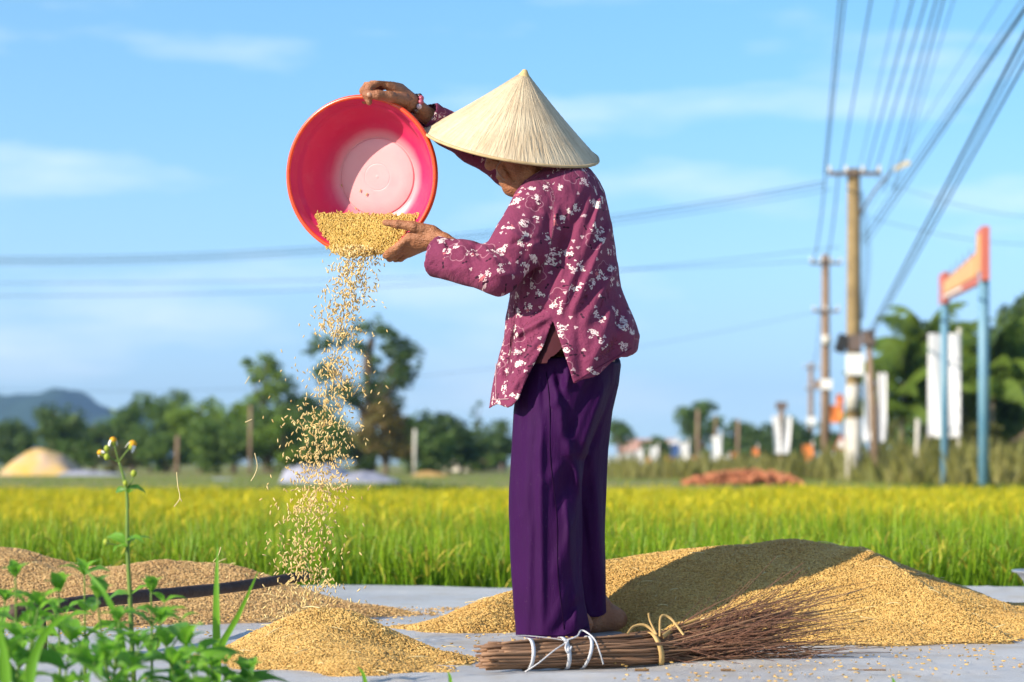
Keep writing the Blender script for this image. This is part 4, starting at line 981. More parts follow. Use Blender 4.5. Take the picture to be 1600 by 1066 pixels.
# far arm, fist gripping the top of the rim
SH2, EL2, WR2 = W(868, 310, .15), W(742, 232, .17), W(655, 172, .055)
V_.cap(SH2, EL2, .045, .036, .02); V_.cap(EL2, WR2, .036, .0225, .01); wr2 = W(641, 163, .035); V_.cap(WR2, wr2, .0225, .025, .01)
k2 = [W(597, 122, -.022), W(599, 118, .000), W(606, 121, .022), W(613, 130, .042)]
for q, k_ in enumerate(k2): V_.cap(wr2+(k_-wr2)*.1, k_, .0225, .0145, .012)
V_.chain([k2[0], W(578, 136, -.036), W(572, 148, -.046), W(577, 160, -.046)], [.0140, .0122, .0108, .0085], .004)
V_.chain([k2[1], W(576, 132, -.008), W(568, 142, .010), W(570, 158, .022)], [.0140, .0125, .0110, .009], .004)
V_.chain([k2[2], W(581, 133, .020), W(572, 144, .034), W(574, 158, .042)], [.0132, .0118, .0105, .0085], .004)
V_.chain([k2[3], W(592, 137, .046), W(583, 148, .058), W(584, 160, .062)], [.0120, .0105, .0094, .008], .004)
V_.chain([W(630, 157, .000), W(609, 151, -.038), W(591, 148.5, -.056), W(578, 148, -.055)], [.0185, .0142, .0128, .0112], .007)
V_.cap(W(602, 134, -.02), W(615, 138, -.01), .006, .006, .01)
bv, bf = V_.surface(); bv = relax(bv, bf, 1, .35)
BASE = np.array([W(900, 1000, 0)[0], Y0, 0.0])
person = obj('person', mesh_np('person', bv-BASE, [bf], SKIN), None, tuple(BASE))
tag(person, 'barefoot woman in a conical hat and purple clothes pouring rice from a red basin', 'person')
del V_
def child(name, v, faces, mat, attrs=None, parent=person, smooth=True): return obj(name, mesh_np(name, np.asarray(v)-BASE, faces, mat, smooth, attrs), parent)
NAIL = simple('nail', (0.42, 0.22, 0.14), (0.36, 0.18, 0.11), 9, .35, .5)
mb = MB(); Mt = Matrix.Translation(W(577, 148, -.0655)) @ Matrix.Rotation(math.radians(90), 4, 'X')
mb.lathe([(0, .0035), (.004, .003), (.0068, .0012), (.0072, -.002)], 12, Mt); child('thumb_nail', np.concatenate(mb.v), [np.concatenate(mb.f[4])], NAIL)
EYEW = simple('eye_white', (.7, .66, .6), (.6, .55, .5), 5, .2, .5)
for s_ in (-1, 1):
    mb = MB(); mb.lathe([(0.0001, -.011), (.0078, -.0078), (.011, 0), (.0078, .0078), (.0001, .011)], 12, Matrix.Translation(hd(.070, s_*.031, .016))); child('eye', np.concatenate(mb.v), [np.concatenate(mb.f[4])], EYEW)
HAIR = simple('dark_hair', (.018, .014, .012), (.05, .045, .042), 30, .5, .4, .5, 80, (1, 1, .2))
HV = Vol(HEADC-.16, HEADC+.16, .005); HV.ell(hd(-.018, 0, .026), (.092, .080, .092), HM, .01); HV.ell(hd(-.070, 0, -.06), (.036, .050, .040), HM, .03); HV.ell(hd(.075, 0, -.03), (.060, .10, .105), HM, .01, 'sub')
hv, hf_ = HV.surface(); child('hair', relax(hv, hf_, 2), [hf_], HAIR)

# ---- blouse
TL = np.array([(252, 884, 902, .03), (258, 868, 912, .06), (266, 846, 924, .095), (276, 826, 932, .125), (286, 814, 938, .145), (300, 806, 944, .165), (330, 802, 952, .180), (370, 800, 959, .185), (410, 800, 964, .185), (450, 797, 971, .188), (480, 793, 983, .193), (500, 790, 992, .197), (525, 787, 1000, .208), (550, 781, 995, .218), (580, 774, 986, .225), (610, 768, 976, .23), (650, 760, 965, .23)], float)
def zpx(py): return CAMZ-(py-HOR)/F*Y0
def xpx(px): return (px-800)/F*Y0
def topx(x): return 800+x*F/Y0
def topy(z_): return HOR-(z_-CAMZ)*F/Y0
def ridge_sum(px, py, rs):
    d = 0
    for (x0, y0, x1, y1, w, a) in rs:
        dx, dy = x1-x0, y1-y0; L = math.hypot(dx, dy); t = ((px-x0)*dx+(py-y0)*dy)/L**2; tt = np.clip(t, 0, 1)
        D = np.hypot(px-x0-tt*dx, py-y0-tt*dy); ww = w*(0.55+0.9*tt*(1.2-tt))
        d = d+1.25*a*np.exp(-(D/ww)**2)*np.clip(1.15-np.abs(2*tt-1)**3, 0, 1)
    return d
BR = [(944, 300, 872, 505, 9, .012), (958, 345, 888, 505, 9, .010), (915, 310, 860, 440, 10, -.009), (930, 320, 880, 500, 8, -.008), (968, 410, 905, 520, 10, .008), (870, 330, 845, 450, 8, .010), (852, 345, 826, 455, 7, -.009), (885, 345, 858, 470, 7, -.006),
      (860, 500, 800, 530, 7, .010), (858, 486, 800, 500, 8, -.006), (850, 525, 800, 575, 8, .008), (835, 560, 795, 620, 7, .008), (825, 545, 790, 590, 6, -.008), (985, 500, 930, 560, 10, .006), (975, 470, 940, 600, 9, -.007), (955, 480, 915, 590, 10, .007), (900, 520, 905, 600, 9, -.005), (802, 460, 788, 610, 6, -.010), (812, 460, 804, 600, 6, .006)]
SR = [(770, 395, 800, 420, 5, -.008), (752, 392, 778, 425, 6, .008), (740, 392, 758, 420, 5, -.007), (790, 370, 838, 400, 7, .006), (795, 395, 842, 385, 6, -.006), (720, 386, 735, 440, 7, .004), (840, 330, 815, 420, 8, -.004), (800, 330, 850, 345, 6, -.005), (770, 440, 815, 440, 6, .006), (700, 385, 712, 430, 6, -.004)]
def torso_sdf(x, y, z_, grow=0.0):
    py = topy(z_); xl = np.interp(py, TL[:, 0], TL[:, 1]); xr = np.interp(py, TL[:, 0], TL[:, 2]); b = np.interp(py, TL[:, 0], TL[:, 3])+grow
    cx = xpx((xl+xr)/2); a = (xr-xl)/2*Y0/F+grow; cy = Y0+0.0
    q = np.sqrt(((x-cx)/a)**2+(np.abs(y-cy)/b)**2)
    d = (q-1)*np.minimum(a, b)
    return np.where(py < 252, np.maximum(d, (252-py)*Y0/F), d)
def blouse_inner(x, y, z_):
    return torso_sdf(x, y, z_, -.006)
BV = Vol(W(640, 125, -.34), W(1015, 650, .36), .0038)
def tfn(x, y, z_):
    px, py = topx(x), topy(z_); near = np.clip((Y0-y)/.10, 0, 1)
    far = np.clip((y-Y0)/.10, 0, 1)
    return torso_sdf(x, y, z_)*.9-near*ridge_sum(px, py, BR)-.0022*fbm(x*22, y*22, z_*14, 2)-far*.008*np.sin(px*.09+py*.05)
BV.put(W(755, 245, -.24), W(1010, 648, .24), tfn, .01)
# the hollow of the torso, open at the bottom
BV.put(W(755, 285, -.24), W(1010, 660, .24), lambda x, y, z_: np.maximum(torso_sdf(x, y, z_, -.005)*.9-np.clip((Y0-y)/.10, 0, 1)*ridge_sum(topx(x), topy(z_), BR)-np.clip((y-Y0)/.10, 0, 1)*.008*np.sin(topx(x)*.09+topy(z_)*.05)+.002, (440-topy(z_))*Y0/F), .004, 'sub')
# hems and the side slit
def hem(x, y, z_):
    px, py = topx(x), topy(z_)
    back = 609-(px-893)*.60+4*np.sin(px*.11); front = 637+2.5*np.sin(px*.2); h = np.where(px > 868, back, front)
    h = np.where((y > Y0+.02), np.where(px > 868, 596-(px-893)*.62, 600)+5*np.sin(px*.08), h)
    cut = (py-h)*Y0/F
    sl = np.interp(py, [505, 512, 545, 575, 605, 625, 640, 700], [862, 861, 849, 834, 819, 811, 799, 790]); sr = np.interp(py, [505, 512, 560, 608, 700], [862, 863, 879, 894, 915])
    slit = np.minimum(px-sl, sr-px)*Y0/F; slit = np.minimum(slit, (py-510)*Y0/F); slit = np.where(y < Y0+.02, slit, -1.0)
    return np.minimum(-cut, -slit)      # positive where cloth is kept
BV.put(W(755, 500, -.26), W(1015, 660, .26), lambda x, y, z_: hem(x, y, z_), .003, 'sub')
# sleeves
def sleeve(P, rr, k, ridges=None, flat=1.0):
    for i in range(len(P)-1):
        a, b = np.array(P[i]), np.array(P[i+1]); ra, rb = rr[i], rr[i+1]; ba = b-a; L = (ba**2).sum()
        def fn(x, y, z_):
            t = np.clip(((x-a[0])*ba[0]+(y-a[1])*ba[1]+(z_-a[2])*ba[2])/L, 0, 1)
            d = np.sqrt((x-a[0]-t*ba[0])**2+(y-a[1]-t*ba[1])**2+(z_-a[2]-t*ba[2])**2)-(ra+(rb-ra)*t)
            if ridges: d = d-ridge_sum(topx(x), topy(z_), ridges)*np.clip((a[1]-y)/.02+.5, 0, 1)
            return d-.0022*fbm(x*30, y*30, z_*30, 2)
        r = max(ra, rb)+.012; BV.put(np.minimum(a, b)-r, np.maximum(a, b)+r, fn, k)
SL = [W(838, 322, -.125), W(812, 380, -.17), W(778, 424, -.185), W(730, 411, -.15), W(679, 400, -.105)]
SLR = [.068, .072, .061, .056, .056]
sleeve(SL, SLR, .018, SR)
SF = [W(872, 308, .13), W(800, 262, .165), W(742, 226, .17), W(700, 203, .115), W(665, 179, .068)]
SFR = [.066, .056, .052, .046, .044]
sleeve(SF, SFR, .02)
def cut_end(P, off, rin, depth):
    """open the cuff: flat cut plus an inner hollow"""
    a, b = np.array(P[-2]), np.array(P[-1]); d = (b-a)/np.linalg.norm(b-a); e = b-d*off
    if P is SL:
        d = d.copy()
    BV.put(e-.10, e+.14, lambda x, y, z_: -((x-e[0])*d[0]+(y-e[1])*d[1]+(z_-e[2])*d[2]), .003, 'sub')
    BV.cap(e-d*depth, e+d*.08, rin*.95, rin, .004, 'sub')
cut_end(SL, .0, .051, .09); cut_end(SF, .0, .039, .07)
cv, cf = BV.surface(); cv = relax(cv, cf, 2, .4)
# print coordinates: around and along the torso or the sleeve
def chain_uv(v, P, rr):
    best = np.full(len(v), 1e9); U = np.zeros((len(v), 2)); s0 = 0.0
    for i in range(len(P)-1):
        a, b = np.array(P[i]), np.array(P[i+1]); ba = b-a; L = np.linalg.norm(ba); d = ba/L; t = np.clip(((v-a) @ d)/L, 0, 1); c = a+t[:, None]*ba; q = v-c
        D = np.linalg.norm(q, axis=1)-(rr[i]+(rr[i+1]-rr[i])*t); e1 = np.cross(d, [0, 1, 0]); e1 /= np.linalg.norm(e1); e2 = np.cross(d, e1)
        ang = np.arctan2(q @ e1, -(q @ e2)*np.sign(e2[1])*-1) if False else np.arctan2(q @ e1, q @ np.array([0, -1.0, 0]))
        k = D < best; best[k] = D[k]; U[k, 0] = s0+(t*L)[k]; U[k, 1] = (ang*.06)[k]; s0 += L
    return best, U
dT = torso_sdf(cv[:, 0], cv[:, 1], cv[:, 2]); d1, u1 = chain_uv(cv, SL, SLR); d2, u2 = chain_uv(cv, SF, SFR)
ang = np.arctan2(cv[:, 0]-xpx(880), Y0-cv[:, 1]); uv = np.stack([ang*.155, cv[:, 2]], -1)
k = (d1 < dT) & (d1 < d2); pl_ = np.stack([cv[:, 0]*.93+cv[:, 2]*.37+.25*(cv[:, 1]-Y0), cv[:, 2]*.93-cv[:, 0]*.37+.25*(cv[:, 1]-Y0)], -1); uv[k] = pl_[k]+[3.3, 1.7]; k = (d2 < dT) & (d2 <= d1); uv[k] = pl_[k]+[6.1, .4]
def floral():
    n = NT('floral_blouse_cloth'); uvn = n.attr('print_uv')
    wob = n.vmath('SUBTRACT', n.noise(uvn, 30, 2, out='Color'), (0.5, 0.5, 0.5)); p0 = n.vmath('ADD', uvn, n.vmath('SCALE', wob, scale=.006))
    def cells(scale, off, rnd=0.8):
        p = n.vmath('ADD', n.vmath('SCALE', p0, scale=scale), off); v = n.new('ShaderNodeTexVoronoi', voronoi_dimensions='2D'); v.inputs['Scale'].default_value = 1.0; v.inputs['Randomness'].default_value = rnd; n.l(p, v.inputs['Vector'])
        loc = n.vmath('SUBTRACT', p, v.outputs['Position']); s = n.new('ShaderNodeSeparateXYZ'); n.l(loc, s.inputs[0]); c = n.new('ShaderNodeSeparateColor'); n.l(v.outputs['Color'], c.inputs[0])
        r = n.vmath('LENGTH', n.vmath('MULTIPLY', loc, (1, 1, 0))); a = n.math('ADD', n.math('ARCTAN2', s.outputs[1], s.outputs[0]), n.math('MULTIPLY', c.outputs[0], 6.28))
        return r, a, c.outputs[0], c.outputs[1], s
    base = n.mix(n.noise(uvn, 9, 3), (0.175, 0.027, 0.080), (0.138, 0.020, 0.062))
    wv = n.noise(n.mapping(uvn, (900, 260, 1)), 1, 2); base = n.mix(n.math('MULTIPLY', n.rng(wv, .35, .75), .45), base, (0.26, 0.060, 0.11))
    # line drawn big flowers
    r, a, c1, c2, _ = cells(11.5, (4.3, 2.1, 0), .75); pet = n.math('MULTIPLY', n.math('ADD', .78, n.math('MULTIPLY', n.math('ABSOLUTE', n.math('SINE', n.math('MULTIPLY', a, 2.5))), .24)), .27)
    ln = n.math('LESS_THAN', n.math('ABSOLUTE', n.math('SUBTRACT', r, pet)), .014); vein = n.math('MULTIPLY', n.math('LESS_THAN', n.math('ABSOLUTE', n.math('SINE', n.math('MULTIPLY', a, 2.5))), .10), n.math('LESS_THAN', r, .13))
    lm = n.math('MULTIPLY', n.math('GREATER_THAN', c2, .35), n.math('MAXIMUM', ln, n.math('MULTIPLY', vein, .4)))
    inside = n.math('MULTIPLY', n.math('LESS_THAN', r, pet), n.math('GREATER_THAN', c2, .35))
    col = n.mix(n.math('MULTIPLY', inside, .35), base, (0.11, 0.012, 0.045)); col = n.mix(n.math('MULTIPLY', lm, .36), col, (0.55, 0.30, 0.36))
    # dark leaf sprigs
    r, a, c1, c2, s = cells(38, (1.3, 7.7, 0), .9); lf = n.math('LESS_THAN', r, n.math('MULTIPLY', .30, n.math('POWER', n.math('ABSOLUTE', n.math('COSINE', a)), 3.0)))
    col = n.mix(n.math('MULTIPLY', lf, n.math('GREATER_THAN', c2, .78)), col, (0.035, 0.006, 0.022))
    # clusters of small white flowers
    R_, A_, C1, C2, _ = cells(18.5, (0.2, 0.9, 0), .85); jag = n.noise(p0, 46, 2)
    cm = n.math('LESS_THAN', R_, n.math('MULTIPLY', n.rng(jag, .32, .68, .06, .42), n.rng(C1, 0, 1, .7, 1.25)))
    r, a, c1, c2, _ = cells(64, (3.1, 5.2, 0), .9); pet = n.math('MULTIPLY', n.math('ADD', .72, n.math('MULTIPLY', n.math('SINE', n.math('MULTIPLY', a, 5)), .28)), n.rng(c2, 0, 1, .34, .62))
    fl = n.math('MULTIPLY', n.math('LESS_THAN', r, pet), cm)
    core = n.math('MULTIPLY', n.math('LESS_THAN', R_, .10), n.math('GREATER_THAN', n.noise(p0, 150, 1), .46)); fl = n.math('MAXIMUM', fl, core)
    white = n.mix(n.math('GREATER_THAN', c1, .93), n.mix(n.rng(c2, .2, .8), (0.66, 0.52, 0.53), (0.72, 0.62, 0.58)), (0.50, 0.13, 0.15)); white = n.mix(n.math('MULTIPLY', n.math('LESS_THAN', r, .10), .8), white, (0.30, 0.07, 0.10))
    col = n.mix(fl, col, white)
    r, a, c1, c2, _ = cells(34, (7.3, 1.2, 0), 1.0); pet = n.math('MULTIPLY', n.math('ADD', .75, n.math('MULTIPLY', n.math('SINE', n.math('MULTIPLY', a, 3)), .25)), .17)
    col = n.mix(n.math('MULTIPLY', n.math('MULTIPLY', n.math('LESS_THAN', r, pet), n.math('GREATER_THAN', c2, .62)), .85), col, (0.60, 0.44, 0.46))
    bmp = n.bump(n.math('ADD', wv, n.math('ADD', n.math('MULTIPLY', n.noise(uvn, 55, 4), 2.0), n.math('MULTIPLY', n.noise(n.mapping(uvn, (30, 9, 1), rot=(0, 0, -.6)), 1, 3, .45), 7))), .55, .006)
    return n.done(n.bsdf(col, .8, .2, bmp, Sheen_Weight=.03))
FLORAL = floral()
bl = child('blouse', cv, [cf], FLORAL, {'print_uv': ('FLOAT_VECTOR', np.concatenate([uv, np.zeros((len(uv), 1))], 1))})
# stitched front band and pocket edge
THREAD = simple('hem_thread', (.42, .26, .30), (.5, .34, .36), 50, .8, .1)
def surf_y(px, py, bias=.002):
    d_ = np.hypot(cv[:, 0]-xpx(px), cv[:, 2]-zpx(py)); q = np.argsort(d_)[:14]; return cv[q, 1].min()-bias
def stitch(ptsxy, name, mat, rad=.0011):
    P = [(xpx(px), surf_y(px, py, .0006), zpx(py)) for px, py in ptsxy]; v, q, t = tube(P, rad, 5); return obj(name, mesh_np(name, v-BASE, [q, t], mat), bl)
stitch([(775, 628-4*i) for i in range(16)], 'seam', THREAD); stitch([(768+3*i, 626) for i in range(10)], 'seam', THREAD)
stitch([(894+6*i, 601-3.6*i) for i in range(16)], 'seam', simple('plum_thread', (.13, .02, .06), None, 50, .8, .1), .001)

# ---- undershirt
UV_ = Vol(W(770, 420, -.2), W(1000, 580, .2), .006); UV_.put(W(785, 430, -.18), W(980, 576, .18), lambda x, y, z_: np.maximum(torso_sdf(x, y, z_, -.016)-.001*np.sin(topx(x)*.2), np.maximum(np.maximum((topy(z_)-578)*Y0/F, (topx(x)-902)*Y0/F), (440-topy(z_))*Y0/F)), .004)
uvv, uvf = UV_.surface(); child('undershirt', relax(uvv, uvf, 2), [uvf], simple('dark_undershirt', (.055, .012, .018), (.04, .01, .014), 20, .85, .15))

# ---- trousers
LN = np.array([(540, 812, 925, .090), (570, 812, 930, .096), (600, 808, 938, .104), (640, 803, 934, .112), (680, 800, 923, .115), (720, 797, 913, .112), (760, 795, 908, .112), (800, 793.5, 909, .112), (850, 795, 909, .112), (900, 798, 908, .112), (940, 801, 912, .112), (970, 804, 918, .112), (1010, 807, 924, .112)], float)
LFAR = np.array([(540, 845, 962, .10), (570, 845, 968, .105), (600, 850, 964, .105), (640, 856, 957, .105), (700, 862, 951, .105), (760, 866, 948, .103), (850, 872, 945, .10), (900, 878, 945, .090), (940, 884, 946, .080), (985, 890, 948, .074)], float)
def leg_sdf(T_, yc, x, y, z_, ridges=None, grow=0.0, amp=0.0, seed=0.0):
    py = topy(z_); xl = np.interp(py, T_[:, 0], T_[:, 1]); xr = np.interp(py, T_[:, 0], T_[:, 2]); b = np.interp(py, T_[:, 0], T_[:, 3])+grow
    cx = xpx((xl+xr)/2); a = (xr-xl)/2*Y0/F+grow; dy = y-yc; q = (np.abs((x-cx)/a)**2.2+np.abs(dy/b)**2.2)**(1/2.2); d = (q-1)*np.minimum(a, b)
    ang = np.arctan2(x-cx, -dy); d = d-amp*(np.sin(ang*5+seed+py*.006)*.6+np.sin(ang*9+seed*2-py*.01)*.4)*np.clip((py-560)/200, .2, 1)-.004*fbm(x*9+seed, y*9, z_*4.5, 2)
    if ridges: d = d-ridge_sum(topx(x), py, ridges)*np.clip((yc-y)/.05, 0, 1)
    return d
NR = [(930, 585, 880, 690, 9, -.012), (945, 600, 900, 720, 8, .010), (885, 575, 878, 660, 8, .009), (850, 575, 838, 700, 7, -.007), (898, 800, 862, 900, 10, .003), (890, 905, 850, 985, 8, .003), (842, 575, 846, 990, 8, .010), (868, 575, 892, 700, 10, -.016), (862, 590, 905, 770, 10, .013), (890, 590, 860, 640, 9, .008), (905, 690, 870, 800, 14, -.010), (908, 780, 885, 960, 12, -.008), (880, 760, 900, 985, 8, .007), (818, 600, 812, 800, 8, -.005), (830, 800, 822, 995, 8, .005), (880, 720, 845, 760, 10, .004), (905, 930, 860, 990, 9, -.006)]
FRr = [(965, 585, 905, 760, 14, .010), (940, 600, 915, 700, 12, -.010), (925, 700, 942, 960, 10, .006), (908, 780, 925, 960, 8, -.006)]
PV = Vol(W(780, 535, -.30), W(985, 1022, .30), .004)
PV.put(W(788, 568, -.22), W(930, 1004, .05), lambda x, y, z_: np.maximum(leg_sdf(LN, Y0-.066, x, y, z_, NR, 0, .0018, .5), np.maximum((topy(z_)-(1001+2.5*np.sin(topx(x)*.12)-np.maximum(topx(x)-880, 0)*.30))*Y0/F, (567-topy(z_))*Y0/F)), .012)
PV.put(W(840, 548, -.02), W(975, 990, .25), lambda x, y, z_: np.maximum(leg_sdf(LFAR, Y0+.078, x, y, z_, FRr, 0, .002, 2.1), np.maximum((topy(z_)-(963+2.5*np.sin(topx(x)*.13)))*Y0/F, (np.where(topx(x) > 905, 548, 567)-topy(z_))*Y0/F)), .012)
PV.put(W(810, 560, -.2), W(975, 700, .2), lambda x, y, z_: np.maximum((np.sqrt(((x-xpx(np.interp(topy(z_), [540, 700], [888, 886])))/(.072*0+(np.interp(topy(z_), [540, 570, 600, 640, 700], [75, 79, 74, 58, 30])*Y0/F)))**2+((y-Y0-.005)/.152)**2)-1)*.10, np.maximum((topy(z_)-700)*Y0/F, (567-topy(z_))*Y0/F)), .035)
# hollow the lower legs
PV.put(W(788, 900, -.22), W(940, 1022, .05), lambda x, y, z_: np.maximum(leg_sdf(LN, Y0-.066, x, y, z_, NR, -.011, .0018, .5), (900-topy(z_))*Y0/F), .004, 'sub')
PV.put(W(850, 880, -.02), W(975, 1010, .25), lambda x, y, z_: np.maximum(leg_sdf(LFAR, Y0+.078, x, y, z_, FRr, -.011, .002, 2.1), (880-topy(z_))*Y0/F), .004, 'sub')
pv, pf = PV.surface(); pv = relax(pv, pf, 2, .4)
def trouser_cloth():
    # cotton with soft wear
    n = NT('purple_trouser_cloth'); co = n.coord(); c = n.mix(n.rng(n.noise(co, 7, 4), .3, .7), (0.029, 0.0020, 0.047), (0.023, 0.0015, 0.037))
    sp = n.rng(n.noise(co, 170, 2), .70, .74); c = n.mix(n.math('MULTIPLY', sp, .06), c, (.45, .36, .3))
    h = n.math('ADD', n.math('ADD', n.noise(n.mapping(co, (60, 60, 14)), 1, 4, .6), n.math('MULTIPLY', n.noise(n.mapping(co, (20, 20, 4.5), rot=(.2, .15, 0)), 1, 3, .5), 3.0)), n.math('MULTIPLY', n.noise(co, 700, 1), .25))
    return n.done(n.bsdf(c, .72, .12, n.bump(h, .35, .006)))
tro = child('trousers', pv, [pf], trouser_cloth())
def on_cloth(px, py):
    d_ = np.hypot(pv[:, 0]-xpx(px), pv[:, 2]-zpx(py)); q = np.argsort(d_)[:14]; return pv[q, 1].min()-.0006
PTH = simple('purple_thread', (.012, .001, .022), None, 60, .8, .1)
for pts_ in ([(812+7.5*k, 986+.4*math.sin(k)-max(0, 812+7.5*k-880)*.30) for k in range(15)], [(852+.9*k+2*math.sin(k*.5), 585+14*k) for k in range(29)]):
    v, q, t = tube([(xpx(a), on_cloth(a, b), zpx(b)) for a, b in pts_], .0011, 5); obj('seam', mesh_np('seam', v-BASE, [q, t], PTH), tro)

# ---- conical hat
HAX = np.array([.172, -.30, .94]); HAX /= np.linalg.norm(HAX); ap = W(820, 111.5, -.02); HH = .203; RH = .2415
M3 = Vector(HAX).to_track_quat('Z', 'Y').to_matrix().to_4x4(); M3.translation = Vector(ap-HAX*HH)
def straw():
    n = NT('palm_leaf_straw'); uvn = n.attr('hat_uv'); s = n.new('ShaderNodeSeparateXYZ'); n.l(uvn, s.inputs[0])
    a = n.noise(n.mapping(uvn, (70, 2.2, 1)), 1, 4, .6); b = n.noise(n.mapping(uvn, (190, 5, 1)), 1, 3, .6); c = n.noise(n.mapping(uvn, (6, 3, 1)), 1, 3)
    col = n.mix(n.rng(a, .32, .70), (0.43, 0.325, 0.205), (0.61, 0.495, 0.335)); col = n.mix(n.math('MULTIPLY', n.rng(b, .50, .72), .55), col, (0.36, 0.25, 0.13)); col = n.mix(n.math('MULTIPLY', n.rng(c, .4, .75), .35), col, (0.78, 0.68, 0.48))
    ring = n.math('SINE', n.math('MULTIPLY', s.outputs[1], 6.283*17)); col = n.mix(n.math('MULTIPLY', n.rng(ring, .9, 1), .10), col, (0.35, 0.25, 0.13))
    spk = n.rng(n.noise(n.mapping(uvn, (120, 28, 1)), 1, 2), .70, .73); col = n.mix(n.math('MULTIPLY', spk, .5), col, (0.22, 0.14, 0.07))
    h = n.math('ADD', n.math('ADD', n.math('MULTIPLY', a, 1.2), n.math('MULTIPLY', b, 1.0)), n.math('MULTIPLY', ring, .03))
    return n.done(n.bsdf(col, .62, .35, n.bump(h, .9, .004)))
STRAW = straw()
nr, na = 40, 220; t = np.linspace(0, 1, nr); th = np.arange(na)*2*np.pi/na
rr_ = RH*(t-.012*np.sin(np.pi*t)*2)+.004*(1-t); zz_ = HH*(1-t); rip = .0011*(np.random.RandomState(2).rand(na)-.5)
Rg = rr_[:, None]*(1+.012*np.sin(th*2+1)+.006*np.sin(th*5))[None]+rip[None]*np.minimum(t*4, 1)[:, None]
P = np.stack([Rg*np.cos(th), Rg*np.sin(th), np.repeat(zz_[:, None], na, 1)+.0004*np.sin(t*17*6.283)[:, None]], -1).reshape(-1, 3)
Pin = P-np.array([0, 0, .004]); i, j = np.meshgrid(np.arange(nr-1), np.arange(na), indexing='ij'); kk = (j+1) % na
q = np.stack([i*na+j, (i+1)*na+j, (i+1)*na+kk, i*na+kk], -1).reshape(-1, 4); huv = np.stack([np.tile(th/6.283*1.0, nr), np.repeat(t, na), np.zeros(nr*na)], -1)
m3 = np.array(M3.to_3x3()); tr_ = np.array(M3.translation)
allv = np.concatenate([P, Pin]) @ m3.T+tr_
hat = child('conical_hat', allv, [q, q[:, ::-1]+nr*na], STRAW, {'hat_uv': ('FLOAT_VECTOR', np.concatenate([huv, huv]))})
rim = np.stack([Rg[-1]*np.cos(th), Rg[-1]*np.sin(th), np.full(na, -.001)], -1); rim = np.concatenate([rim, rim[:2]]) @ m3.T+tr_
v, q4, t3 = tube(rim, .0042, 7, False); obj('rim', mesh_np('rim', v-BASE, [q4], simple('rim_bamboo', (.50, .37, .20), (.40, .28, .14), 30, .6, .3)), hat)
tp_ = MB(); tp_.lathe([(0, .006), (.006, .004), (.012, -.006), (.020, -.016)], 14, M3 @ Matrix.Translation((0, 0, HH))); obj('tip', mesh_np('tip', np.concatenate(tp_.v)-BASE, [np.concatenate(tp_.f[4])], simple('tip_straw', (.56, .42, .20), (.45, .32, .15), 60, .7, .3)), hat)
# chin strap
v, q4, t3 = tube(bez([W(790, 245, -.06), W(776, 262, -.05), W(786, 280, -.045), W(802, 290, -.04)], 5), .0012, 5); child('chin_strap', v, [q4, t3], simple('strap_cord', (.35, .25, .2), None, 20, .7, .2))

# ---- bead bracelet
br = empty('bracelet', (0, 0, 0), person); c = W(646, 165.5, .042); dv = W(655, 172, .055)-W(640, 161, .035); dv /= np.linalg.norm(dv); e1 = np.cross(dv, [0, 1, 0]); e1 /= np.linalg.norm(e1); e2 = np.cross(dv, e1)
BEADS = [simple('pink_bead', (.42, .09, .15), (.30, .06, .10), 60, .25, .5), simple('pale_bead', (.62, .50, .52), (.5, .36, .4), 60, .25, .5), simple('dark_bead', (.03, .015, .015), (.06, .02, .02), 60, .25, .5), simple('brown_bead', (.14, .06, .03), (.10, .04, .02), 60, .25, .5)]
for k in range(13):
    a = k*2*np.pi/13; p = c+(e1*math.cos(a)+e2*math.sin(a))*.0315
    mb = MB(); la = np.linspace(-np.pi/2, np.pi/2, 7); mb.lathe(np.stack([np.cos(la)*.0080+1e-5, np.sin(la)*.0080], -1), 10); me = mesh_np('bead', np.concatenate(mb.v), [np.concatenate(mb.f[4])], BEADS[[2, 0, 0, 1, 3, 2, 2, 3, 0, 2, 3, 0, 2][k]]); obj('bead', me, br, tuple(p-BASE))
# ------------------------------------------------------------------ red basin
BN = np.array([-.285, -.95, -.085]); BN /= np.linalg.norm(BN)          # the opening looks along this
BC = W(564, 274.5, .02)
BM = Vector(-BN).to_track_quat('Z', 'Y').to_matrix().to_4x4(); BM.translation = Vector((0, 0, 0))
bm3 = np.array(BM.to_3x3())
def plastic(name, c1, c2, rough, worn=None):
    n = NT(name); co = n.coord(); c = n.mix(n.noise(co, 6, 3), c1, c2); sc = n.noise(n.mapping(co, (1, 1, 3)), 90, 3)
    rgh = n.rng(n.noise(co, 30, 4), .3, .7, rough-.06, rough+.06)
    if worn:      # scuffed, chalky bottom of an old basin
        r_ = n.vmath('LENGTH', n.vmath('SUBTRACT', co, worn)); w_ = n.math('ADD', n.rng(r_, .138, .105), n.math('MULTIPLY', n.math('SUBTRACT', n.noise(co, 14, 5, .65), .5), .5))
        w_ = n.math('MULTIPLY', n.rng(w_, .0, 1.0), .70); c = n.mix(w_, c, (.86, .54, .52))
    a = n.bsdf(c, rgh, .9, n.bump(sc, .06, .002)); t = n.new('ShaderNodeBsdfTranslucent'); n.put(t.inputs['Color'], c); m = n.new('ShaderNodeMixShader'); m.inputs[0].default_value = .20; n.l(a, m.inputs[1]); n.l(t.outputs[0], m.inputs[2])
    return n.done(m.outputs[0])
BODYM = plastic('pinkish_red_plastic', (.75, .016, .125), (.69, .013, .11), .42, tuple(-BN*.131)); RIMM = plastic('orange_red_plastic', (.88, .085, .012), (.82, .07, .012), .30)
basin = empty('basin', tuple(BC)); tag(basin, 'red plastic basin held up and tipped to pour out rice grain', 'basin')
